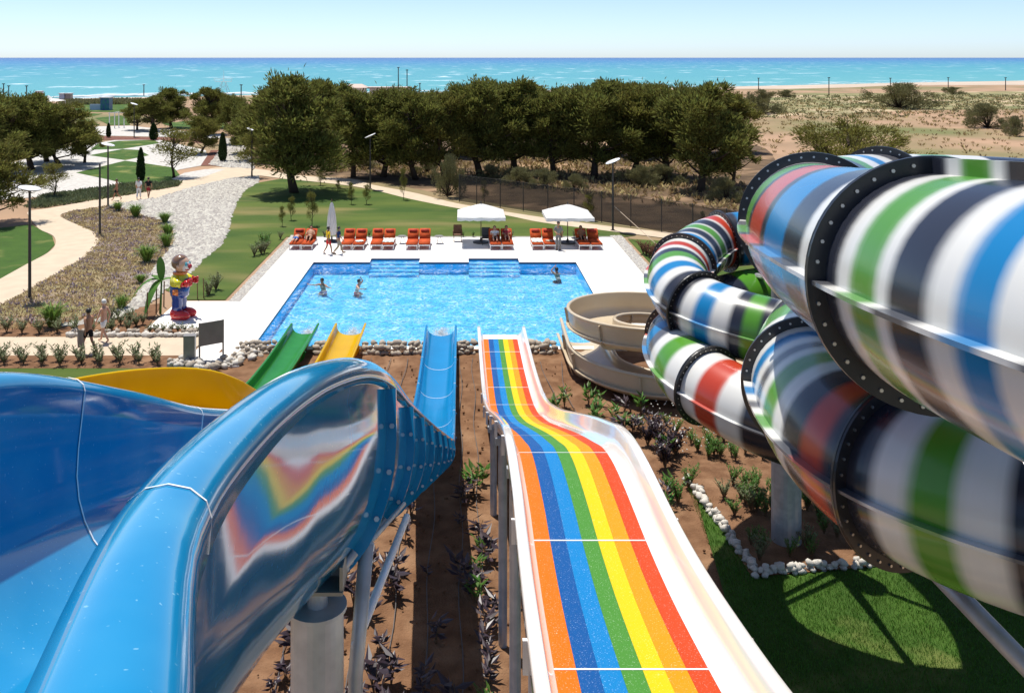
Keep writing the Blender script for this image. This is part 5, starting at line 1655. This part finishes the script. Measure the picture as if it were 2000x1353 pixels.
# ------------------------------------------------------------------ clown statue
st_ = empty('clown_statue', (-12.35, 39.55, .045), RAD(-14), 'glossy painted clown statue with red nose, gloves and shoes on a white pad', 'statue')
for s in (-1, 1):
    q = MB(); q.ball((.16, s * .27, .17), (.44, .24, .23), 18, 10); q.ball((-.12, s * .25, .22), (.25, .22, .28), 16, 10)
    q.V = [(v[0], v[1], max(v[2], 0)) for v in q.V]
    q.build('shoe', M_cl['red'], st_, smooth=True)
for s in (-1, 1):
    MB().lathe([(.20, .34), (.24, .40), (.225, .55), (.24, .68), (.225, .82), (.25, .95), (.27, 1.1)], (-.08, s * .17, 0), 18).build('trouser_leg', M_cl['blue'], st_, smooth=True)
MB().lathe([(.30, .9), (.40, 1.0), (.43, 1.15), (.43, 1.28), (.41, 1.42)], (-.06, 0, 0), 22, 1, 1).build('overalls', M_cl['blue'], st_, smooth=True)
MB().lathe([(.40, 1.40), (.43, 1.5), (.42, 1.65), (.36, 1.82), (.25, 1.93), (.16, 1.98)], (-.06, 0, 0), 22).build('shirt', M_cl['yellow'], st_, smooth=True)
MB().bbox((.33, 0, 1.55), (.10, .46, .42), .03).build('bib', M_cl['blue'], st_, smooth=True)
for s in (-1, 1):
    MB().bbox((-.02, s * .425, 1.20), (.27, .05, .27), .02).build('pocket', M_cl['orange'], st_, smooth=True)
    MB().tube([(-.05, s * .33, 1.78), (.12, s * .47, 1.62), (.28, s * .46, 1.56)], [.16, .17, .15], 14).build('sleeve', M_cl['yellow'], st_, smooth=True)
    q = MB(); q.tube([(.26, s * .46, 1.56), (.36, s * .42, 1.57)], [.10, .11], 12)
    q.ball((.46, s * .36, 1.60), (.16, .10, .15), 14, 8)
    for k in range(4):
        q.tube([(.50, s * .33, 1.50 + .065 * k), (.63, s * .27, 1.54 + .07 * k), (.70, s * .24, 1.58 + .07 * k)], [.05, .047, .035], 8)
    q.tube([(.42, s * .30, 1.68), (.46, s * .20, 1.76), (.49, s * .16, 1.82)], [.05, .045, .035], 8)
    q.build('glove', M_cl['red'], st_, smooth=True)
V = []
for k in range(20):
    a = 2 * math.pi * k / 20
    for j in range(8):
        b = 2 * math.pi * j / 8
        rr = .24 + .09 * math.cos(b)
        V.append((-.04 + rr * math.cos(a), rr * math.sin(a), 1.98 + .075 * math.sin(b)))
mk('collar', V, [(k * 8 + j, (k + 1) % 20 * 8 + j, (k + 1) % 20 * 8 + (j + 1) % 8, k * 8 + (j + 1) % 8) for k in range(20) for j in range(8)], M_cl['orange'], st_, smooth=True)
hd = MB().ball((.02, 0, 2.36), (.35, .33, .37), 24, 16).build('head', M_cl['skin'], st_, smooth=True)
MB().ball((.12, 0, 2.30), (.29, .27, .28), 22, 14).build('painted_face', M_cl['face'], hd, smooth=True)
q = MB().ball((-.05, 0, 2.42), (.375, .365, .36), 26, 16)
q.V = [(min(v[0], .10 + (.22 if v[2] > 2.60 else 0)), v[1], max(v[2], 2.20)) for v in q.V]
q.build('hair', M_cl['hair'], hd, smooth=True)
MB().ball((.44, 0, 2.28), .10, 16, 10).build('nose', M_cl['nose'], hd, smooth=True)
for s in (-1, 1):
    MB().ball((.04, s * .335, 2.30), (.07, .05, .10), 12, 8).build('ear', M_cl['skin'], hd, smooth=True)
    MB().ball((.335, s * .13, 2.38), (.055, .075, .10), 12, 8).build('eye_patch', M_cl['lblue'], hd, smooth=True)
    MB().ball((.378, s * .125, 2.385), (.022, .03, .045), 10, 6).build('pupil', M_hairb, hd, smooth=True)
MB().tube([(.30, -.16, 2.17), (.36, -.07, 2.13), (.37, 0, 2.12), (.36, .07, 2.13), (.30, .16, 2.17)], [.02, .035, .035, .035, .02], 8).build('mouth', M_cl['red'], hd, smooth=True)

# banana plant with stakes behind the statue
bp = G(313, 612)
e = empty('banana_plant', (bp[0], bp[1], 0), 0, 'young banana plant with three arching leaves beside the clown statue', 'plant')
MB().tube([(0, 0, 0), (.03, 0, .7), (.06, 0, 1.5)], [.06, .05, .035], 8).build('stem', M_leaf, e, smooth=True)
for (az, ln, up, dr) in ((200, 1.25, .55, 1.1), (120, .95, 1.25, .2), (245, 1.05, .2, 1.5), (20, .7, .5, .6), (170, .5, .7, .3)):
    a = RAD(az); V = []; n = 10
    for i in range(n + 1):
        f_ = i / n
        c = Vector((math.cos(a), math.sin(a), 0)) * ln * f_ * (1 if up < 1 else .35) + Vector((.06, 0, 1.45 + up * ln * f_ - dr * ln * f_ * f_))
        wd = .19 * math.sin(math.pi * min(1, f_ * .93 + .07)) ** .6
        q_ = Vector((-math.sin(a), math.cos(a), 0))
        V += [c - q_ * wd + Vector((0, 0, .05)), c, c + q_ * wd + Vector((0, 0, .05))]
    mk('leaf', V, [(i * 3 + k, i * 3 + k + 1, i * 3 + k + 4, i * 3 + k + 3) for i in range(n) for k in range(2)], M_leaf, e, smooth=True)
for (px, py) in ((287, 622), (305, 612), (320, 598)):
    p = G(px, py)
    tag(MB().tube([(p[0], p[1], -.05), (p[0] + .02, p[1], 1.15)], .03, 7).build('wooden_stake', M_stem), 'brown wooden stake beside the banana plant', 'stake', 'stakes by the banana plant')
for (px, py) in ((386, 584), (398, 582)):
    p = G(px, py)
    tag(MB().tube([(p[0], p[1], -.05), (p[0] - .02, p[1], .95)], .025, 7).build('wooden_stake', M_stem), 'thin wooden stake in the lawn behind the statue pad', 'stake', 'stakes behind the statue pad')


# ------------------------------------------------------------------ froth where the slides meet the pool
def splash(x, y, w_, label):
    g = np.random.default_rng(int(abs(x) * 100))
    mb = MB()
    for i in range(900):
        a, r = g.random() * 6.28, abs(g.normal(0, .45))
        z = -.09 + abs(g.normal(0, .10)) * max(.1, 1 - r)
        mb.ball((x + math.cos(a) * r * w_, y + math.sin(a) * r * 1.3 + .3, z), .008 + .022 * g.random() * max(.2, 1 - r * .6), 5, 3)
    return tag(mb.build('water_splash', M_foam, smooth=True), label, None, None, 'stuff')


splash(-.8, 37.2, .75, 'white froth at the foot of the blue slide')
splash(-6.4, 37.2, .6, 'white froth at the foot of the green slide')
splash(-4.52, 37.2, .6, 'white froth at the foot of the yellow slide')

# ------------------------------------------------------------------ far beach things
def far_box(name, px, py, wpx, h, depth, m, label, cat, roof=None, group=None):
    p = G(px, py); w_ = wpx * p[1] / F
    e = empty(name, (p[0], p[1], 0), 0, label, cat, group)
    MB().box((0, 0, h / 2), (w_, depth, h)).build('wall', m, e)
    if roof: MB().box((0, 0, h + .07), (w_ + .5, depth + .5, .14)).build('roof', roof, e)
    return e


k_ = far_box('beach_kiosk', 208, 215, 17, 2.7, 2.0, M_kiosk_b, 'blue and teal panelled beach kiosk on the far lawn', 'kiosk', M_wall)
for i in range(4):
    for j in range(2):
        MB().box((-.68 + .44 * i, -1.02, .75 + 1.15 * j), (.36, .05, .9)).build('panel', M_kiosk_t if (i + j) % 2 == 0 else M_kiosk_b, k_)
far_box('low_wall', 187, 215, 22, 1.25, .4, M_wallb, 'low pale wall left of the blue beach kiosk', 'wall')
far_box('changing_hut', 123, 197, 10, 1.9, 1.5, M_wallb, 'pale blue changing hut on the sand', 'hut', M_wall)
far_box('changing_hut', 135, 197, 10, 1.9, 1.5, M_panel, 'grey changing hut next to the pale blue one', 'hut', M_wall)
p = G(95, 213)
e = empty('white_tent', (p[0], p[1], 0), 0, 'white peaked tent behind the left pines', 'tent')
V = [(-2.7, -2.7, 1.8), (2.7, -2.7, 1.8), (2.7, 2.7, 1.8), (-2.7, 2.7, 1.8), (-.7, -.7, 2.3), (.7, -.7, 2.3), (.7, .7, 2.3), (-.7, .7, 2.3), (0, 0, 3.1)]
mk('canopy', V, [(0, 1, 5, 4), (1, 2, 6, 5), (2, 3, 7, 6), (3, 0, 4, 7), (4, 5, 8), (5, 6, 8), (6, 7, 8), (7, 4, 8)], M_canvas, e)
for sx in (-1, 1):
    for sy in (-1, 1): MB().tube([(sx * 2.6, sy * 2.6, 0), (sx * 2.6, sy * 2.6, 1.8)], .05, 6).build('post', M_frame, e)
p = G(77, 198)
e = empty('lifeguard_tower', (p[0], p[1], 0), 0, 'white lifeguard tower with a red band near the surf', 'tower')
for sx in (-1, 1):
    for sy in (-1, 1): MB().box((sx * .5, sy * .5, .8), (.12, .12, 1.6)).build('leg', M_frame, e)
MB().box((0, 0, 1.9), (1.3, 1.3, .6)).build('cabin', CL['red'], e)
MB().box((0, 0, 2.5), (1.6, 1.6, .5)).build('roof', M_wall, e)
p = G(228, 250)
e = empty('white_pergola', (p[0], p[1], 0), 0, 'white open pergola frame on the beach lawn', 'pergola')
for (x, y) in ((-1.2, 0), (0, -.9), (1.2, 0), (0, .9)): MB().box((x, y, 1.2), (.12, .12, 2.4)).build('post', M_frame, e)
MB().box((0, 0, 2.45), (2.7, .12, .1)).build('beam', M_frame, e); MB().box((0, 0, 2.56), (.12, 2.1, .1)).build('beam', M_frame, e)
p = G(437, 180)
e = empty('beach_tower', (p[0], p[1], -.8), 0, 'white lattice tower with a wide top platform at the waterline', 'tower')
for (s1, s2) in ((-1, -1), (-1, 1), (1, -1), (1, 1)):
    MB().tube([(s1 * 1.8, s2 * 1.8, 0), (s1 * .5, s2 * .5, 4.2)], .10, 6).build('leg', M_frame, e)
for s in (-1, 1): MB().tube([(s * 1.4, -1.4, 1.3), (-s * .8, -.8, 3.2)], .06, 5).build('cross_brace', M_frame, e)
MB().box((0, 0, 4.3), (5.2, 1.8, .12)).build('platform', M_frame, e)
for s in (-1, 1): MB().tube([(s * 2.6, -.9, 4.3), (s * 3.1, -.9, 5.2)], .07, 5).build('railing', M_frame, e)
MB().tube([(-3.1, -.9, 5.2), (3.1, -.9, 5.2)], .07, 5).build('railing', M_frame, e)
MB().tube([(0, 0, 4.3), (0, 0, 8.2)], [.12, .04], 6).build('mast', M_frame, e)
p = (-24, 205, 0)
e = empty('beach_house', p, 0, 'flat roofed white beach house showing above the pines', 'house')
MB().box((0, 0, 2.35), (4.4, 5, 4.7)).build('wall', M_wall, e)
V = [(-2.7, -3, 4.7), (2.7, -3, 4.7), (2.7, 3, 4.7), (-2.7, 3, 4.7), (-1.2, 0, 5.5), (1.4, 0, 5.5)]
mk('roof', V, [(0, 1, 5, 4), (1, 2, 5), (2, 3, 4, 5), (3, 0, 4), (3, 2, 1, 0)], M_roof, e)
MB().box((0, -2.53, 2.8), (1.6, .06, 1.4)).build('window', M_pole, e)
e = empty('beach_house', (-16.5, 208, 0), 0, 'long low beach building with a beige roof beside the white house', 'house')
MB().box((0, 0, 2.2), (9, 4, 4.4)).build('wall', M_wall, e)
MB().box((0, 0, 4.55), (10, 5, .35)).build('roof', M_roof, e)

# ------------------------------------------------------------------ people
BASE = {'pel': (0, 0, .93), 'spi': (0, 0, 1.10), 'che': (0, 0, 1.30), 'nec': (0, -.005, 1.47), 'hd0': (0, .01, 1.54), 'hd1': (0, .02, 1.62), 'hd2': (0, .01, 1.70),
        'shL': (-.175, 0, 1.40), 'elL': (-.23, -.03, 1.12), 'wrL': (-.235, .04, .88), 'shR': (.175, 0, 1.40), 'elR': (.23, -.03, 1.12), 'wrR': (.235, .04, .88),
        'hiL': (-.09, 0, .89), 'knL': (-.095, .02, .48), 'anL': (-.095, -.02, .08), 'toL': (-.105, .13, .03), 'hiR': (.09, 0, .89), 'knR': (.095, .02, .48), 'anR': (.095, -.02, .08), 'toR': (.105, .13, .03)}
EDG = [('pel', 'spi'), ('spi', 'che'), ('che', 'nec'), ('nec', 'hd0'), ('hd0', 'hd1'), ('hd1', 'hd2'), ('che', 'shL'), ('shL', 'elL'), ('elL', 'wrL'), ('che', 'shR'), ('shR', 'elR'), ('elR', 'wrR'),
       ('pel', 'hiL'), ('hiL', 'knL'), ('knL', 'anL'), ('anL', 'toL'), ('pel', 'hiR'), ('hiR', 'knR'), ('knR', 'anR'), ('anR', 'toR')]
RADI = {'pel': (.145, .105), 'spi': (.13, .095), 'che': (.155, .105), 'nec': (.055, .055), 'hd0': (.07, .08), 'hd1': (.082, .10), 'hd2': (.062, .075), 'sh': (.062, .062), 'el': (.042, .042), 'wr': (.028, .028),
        'hi': (.085, .085), 'kn': (.056, .056), 'an': (.038, .038), 'to': (.036, .028)}


def skin_mesh(name, J, E, rad, m, parent, root, sub=1):
    keys = []
    for a, b in E:
        for k in (a, b):
            if k not in keys: keys.append(k)
    me = bpy.data.meshes.new(name)
    bm = bmesh.new()
    lay = bm.verts.layers.skin.verify()
    vs = {}
    for k in keys:
        v = bm.verts.new(J[k]); vs[k] = v
        v[lay].radius = rad[k]; v[lay].use_root = (k == root)
    for a, b in E: bm.edges.new((vs[a], vs[b]))
    bm.to_mesh(me); bm.free()
    o = bpy.data.objects.new(name, me); COL.objects.link(o)
    s = o.modifiers.new('skin', 'SKIN'); s.use_smooth_shade = True
    d = o.modifiers.new('sub', 'SUBSURF'); d.levels = sub; d.render_levels = sub
    dg = bpy.context.evaluated_depsgraph_get()
    ev = o.evaluated_get(dg)
    me2 = bpy.data.meshes.new_from_object(ev)
    o.modifiers.clear(); o.data = me2
    bpy.data.meshes.remove(me)
    me2.materials.clear(); me2.materials.append(m)
    me2.polygons.foreach_set('use_smooth', [True] * len(me2.polygons))
    o.name = name
    o.parent = parent
    return o


def person(loc, rz, label, pose=None, skin=0, hair=None, shorts=None, top=None, trousers=None, shoes=None, scale=1.0, rx=0.0, group=None, long_top=False, long_hair=False):
    e = empty('person', loc, rz, label, 'person', group)
    e.rotation_euler = (rx, 0, rz); e.scale = (scale,) * 3
    J = dict(BASE); J.update(pose or {})
    E = list(EDG); rad = {k: RADI[k if k in RADI else k[:2]] for k in J if k != 'face'}
    for s in 'LR':                                   # hands: a palm, four fingers and a thumb from its side
        w_, el_ = Vector(J['wr' + s]), Vector(J['el' + s])
        d = (w_ - el_).normalized(); sd = d.cross(Vector((0, 1, 0)) if abs(d.y) < .9 else Vector((0, 0, 1))).normalized()
        ot = d.cross(sd)
        J['pa' + s] = tuple(w_ + d * .07); rad['pa' + s] = (.038, .02); E.append(('wr' + s, 'pa' + s))
        for q in range(4):
            b = w_ + d * .10 + ot * (.03 - .02 * q)
            J['f%d%s' % (q, s)] = tuple(b); J['g%d%s' % (q, s)] = tuple(b + d * (.07 - .008 * abs(q - 1.3)) + sd * .02)
            rad['f%d%s' % (q, s)] = (.0095, .0095); rad['g%d%s' % (q, s)] = (.008, .008)
            E += [('pa' + s, 'f%d%s' % (q, s)), ('f%d%s' % (q, s), 'g%d%s' % (q, s))]
        J['t0' + s] = tuple(w_ + d * .05 + ot * .05 + sd * .012); rad['t0' + s] = (.010, .010); E.append(('pa' + s, 't0' + s))
    body = skin_mesh('body', J, E, rad, SK[skin], e, 'pel')
    up = 1.0
    def cover(nm_, keys, m, gr, cut=None):
        Jc = {k: J[k] for k in J}
        rc = {k: (v[0] + gr, v[1] + gr) for k, v in rad.items()}
        if cut:
            for k, (a, b, f_) in cut.items(): Jc[k] = tuple(Vector(J[a]).lerp(Vector(J[b]), f_)); rc[k] = tuple(np.array(rc[a]) * (1 - f_) + np.array(rc[b]) * f_ + .012)
        return skin_mesh(nm_, Jc, keys, rc, m, e, 'pel' if any('pel' in q for q in keys) else 'che')
    if shorts:
        cover('shorts', [('pel', 'spx'), ('pel', 'hiL'), ('hiL', 'kxL'), ('pel', 'hiR'), ('hiR', 'kxR')], CL[shorts], .016,
              {'spx': ('pel', 'spi', .45), 'kxL': ('hiL', 'knL', .72), 'kxR': ('hiR', 'knR', .72)})
    if trousers:
        cover('trousers', [('pel', 'spx'), ('pel', 'hiL'), ('hiL', 'knL'), ('knL', 'axL'), ('pel', 'hiR'), ('hiR', 'knR'), ('knR', 'axR')], CL[trousers], .018,
              {'spx': ('pel', 'spi', .5), 'axL': ('knL', 'anL', .92), 'axR': ('knR', 'anR', .92)})
    if top:
        cover('shirt', [('pel', 'spi'), ('spi', 'che'), ('che', 'nex'), ('che', 'shL'), ('shL', 'exL'), ('che', 'shR'), ('shR', 'exR')], CL[top], .016,
              {'nex': ('che', 'nec', .55), 'exL': ('shL', 'elL', .95 if long_top else .6), 'exR': ('shR', 'elR', .95 if long_top else .6)})
    h1, h0, h2 = Vector(J['hd1']), Vector(J['hd0']), Vector(J['hd2'])
    upv = (h2 - h0).normalized(); fw_ = Vector(J.get('face', (0, 1, 0))).normalized()
    fw_ = (fw_ - upv * fw_.dot(upv)).normalized(); rt = fw_.cross(upv)
    Mx = Matrix((rt, fw_, upv)).transposed()
    q = MB().ball((0, 0, 0), (.10, .112, .115), 14, 10)
    q.V = [(v[0], min(v[1], .035 if v[2] < .055 else .09), max(v[2], -.075 if not long_hair else -.24)) for v in q.V]
    q.V = [tuple(h1 + Mx @ (Vector(v) + Vector((0, -.012, .028)))) for v in q.V]
    q.build('hair', hair or M_hairb, e, smooth=True)
    q = MB().ball(h1 + Mx @ Vector((0, .105, -.015)), (.014, .02, .02), 6, 4)
    q.build('nose', SK[skin], e, smooth=True)
    for s in (-1, 1):
        MB().ball(h1 + Mx @ Vector((s * .034, .094, .018)), (.013, .008, .009), 6, 4).build('eye', M_hairb, e)
        MB().ball(h1 + Mx @ Vector((s * .088, -.005, -.01)), (.012, .022, .03), 6, 5).build('ear', SK[skin], e, smooth=True)
    MB().ball(h1 + Mx @ Vector((0, .092, -.052)), (.026, .008, .008), 6, 4).build('mouth', CL['darkred'], e)
    if shoes:
        for s in 'LR':
            a, t = Vector(J['an' + s]), Vector(J['to' + s])
            d = (t - a); d.z = 0; az = math.atan2(d.y, d.x)
            MB().bbox(((a.x + t.x) / 2, (a.y + t.y) / 2, t.z + .005), (.27, .105, .075), .03, rz=az).build('shoe', CL[shoes], e, smooth=True)
    return e


WALK = {'hiL': (-.09, 0, .89), 'knL': (-.095, .17, .50), 'anL': (-.095, .27, .11), 'toL': (-.10, .42, .07), 'knR': (.095, -.06, .49), 'anR': (.095, -.36, .17), 'toR': (.10, -.24, .06),
        'elL': (-.23, -.12, 1.14), 'wrL': (-.22, -.08, .90), 'elR': (.23, .06, 1.13), 'wrR': (.22, .20, .93)}
WALK2 = {'knR': (.095, .14, .50), 'anR': (.095, .20, .10), 'toR': (.10, .35, .06), 'knL': (-.095, -.05, .49), 'anL': (-.095, -.28, .14), 'toL': (-.10, -.16, .05),
         'elR': (.23, -.12, 1.14), 'wrR': (.22, -.06, .90), 'elL': (-.23, .06, 1.13), 'wrL': (-.22, .18, .93)}
W = RAD(90)
p = G(173, 690)
person((p[0], p[1], .0), RAD(60), 'bare chested walker in black shorts carrying a towel on the walkway', WALK, 1, M_hairb, shorts='black', scale=1.0)
q = MB()
V = []
for i in range(7):
    for j in range(9):
        V.append((-.35 + i * .045 + .01 * math.sin(j), .02 * math.sin(i * 2.2 + j * .3), .95 - j * .085 - .01 * i))
tw = mk('towel', V + [(v[0], v[1] + .02, v[2]) for v in V], [(i * 9 + j, (i + 1) * 9 + j, (i + 1) * 9 + j + 1, i * 9 + j + 1) for i in range(6) for j in range(8)] +
        [(63 + i * 9 + j + 1, 63 + (i + 1) * 9 + j + 1, 63 + (i + 1) * 9 + j, 63 + i * 9 + j) for i in range(6) for j in range(8)], M_dtowel, smooth=True)
tw.location = (p[0] - .05, p[1] - .1, .0); tag(tw, 'beige towel hanging from the hand of the walker in black shorts', 'towel')
p = G(203, 669)
person((p[0], p[1], .0), RAD(75), 'white haired bare chested walker in white shorts on the walkway', WALK2, 0, M_hairw, shorts='white')
p = G(228, 392); person((p[0], p[1], 0), RAD(100), 'distant walker in dark swimwear on the cream path', WALK, 1, M_hairbr, shorts='black')
p = G(271, 389); person((p[0], p[1], 0), RAD(10), 'distant walker dressed all in white on the cream path', WALK2, 0, M_hairb, top='white', trousers='white', long_top=True)
p = G(290, 388); person((p[0], p[1], 0), RAD(5), 'distant walker in black top and red shorts on the cream path', WALK, 1, M_hairb, top='black', shorts='darkred')
person((-7.72, 52.2, DZ), RAD(-60), 'attendant in yellow vest and red shorts at the closed parasol', WALK2, 2, M_hairb, shorts='red', top='yellow', shoes='white', scale=.93)
person((-7.12, 52.3, DZ), RAD(-70), 'attendant in navy shirt and khaki trousers at the closed parasol', WALK, 1, M_hairb, top='navy', trousers='khaki', shoes='black', scale=.92)
person((5.82, 53.4, DZ), RAD(165), 'man in long grey clothes standing between the loungers', {'elR': (.24, .05, 1.13), 'wrR': (.12, .22, 1.10)}, 1, M_hairb, top='grey', trousers='grey', long_top=True, shoes='black', scale=.98)
RECL = {'pel': (0, .18, .10), 'spi': (0, .31, .22), 'che': (0, .45, .37), 'nec': (0, .56, .50), 'hd0': (0, .60, .55), 'hd1': (0, .65, .62), 'hd2': (0, .69, .69),
        'shL': (-.175, .50, .43), 'elL': (-.25, .28, .28), 'wrL': (-.12, .12, .34), 'shR': (.175, .50, .43), 'elR': (.25, .28, .28), 'wrR': (.12, .12, .34),
        'hiL': (-.09, .13, .10), 'knL': (-.11, -.26, .28), 'anL': (-.10, -.60, .08), 'toL': (-.11, -.68, .18), 'hiR': (.09, .13, .10), 'knR': (.11, -.28, .22), 'anR': (.10, -.66, .07), 'toR': (.11, -.73, .18), 'face': (0, -1, .3)}
person((LX[1][0], 54.4, DZ + .41), 0, 'sunbather reclining with raised knee on the lounger left of the attendants', RECL, 1, M_hairbr, shorts='black')
person((LX[9][0], 54.4, DZ + .41), 0, 'sunbather in red reclining under the parasol facing the second pool steps', RECL, 1, M_hairbr, shorts='darkred', top='darkred')
person((LX[8][0], 54.3, DZ + .41), 0, 'sunbather in white reclining under the parasol facing the second pool steps', RECL, 0, M_hairbr, shorts='black', top='white')
person((LX[12][0], 54.4, DZ + .41), 0, 'bare chested sunbather reclining at the corner of the deck', RECL, 2, M_hairb, shorts='black')
PRONE = {k: (v[0], v[1], v[2]) for k, v in BASE.items()}
person((LX[0][0] - .05, 53.35, DZ + .53), 0, 'sunbather lying face down across the lounger left of the attendants', {'elL': (-.30, .10, 1.38), 'wrL': (-.16, .16, 1.58), 'elR': (.30, .10, 1.38), 'wrR': (.16, .16, 1.58), 'toL': (-.10, -.05, -.05), 'toR': (.10, -.05, -.05)}, 0, M_hairb, shorts='blue', rx=RAD(-88), scale=.95)
SWIM = {'pel': (0, -.12, -.36), 'spi': (0, -.08, -.22), 'che': (0, -.02, -.06), 'nec': (0, .0, .10), 'hd0': (0, .03, .16), 'hd1': (0, .05, .24), 'hd2': (0, .04, .32), 'shL': (-.175, -.01, .02), 'elL': (-.42, .12, -.03), 'wrL': (-.66, .22, -.01),
        'shR': (.175, -.01, .02), 'elR': (.42, .12, -.03), 'wrR': (.66, .2, -.01), 'hiL': (-.09, -.12, -.38), 'knL': (-.12, .22, -.42), 'anL': (-.10, -.12, -.48), 'toL': (-.1, -.26, -.47), 'hiR': (.09, -.12, -.38), 'knR': (.12, .2, -.44), 'anR': (.10, -.14, -.48), 'toR': (.1, -.28, -.47)}
p = G(630, 553); person((p[0], p[1], -.10), RAD(150), 'swimmer with spread arms in the pool', SWIM, 1, M_hairb, shorts='blue')
SW2 = dict(SWIM); SW2.update({'elL': (-.30, .15, .22), 'wrL': (-.10, .12, .38), 'elR': (.35, .15, -.05), 'wrR': (.30, .35, -.05)})
p = G(700, 556); person((p[0], p[1], -.08), RAD(-100), 'swimmer lifting an arm to the head in the pool', SW2, 0, M_hairb, shorts='red')
p = G(1088, 530); person((p[0], p[1], -.16), RAD(40), 'dark haired swimmer near the pool corner by the deck', SW2, 1, M_hairb, shorts='black', long_hair=True)
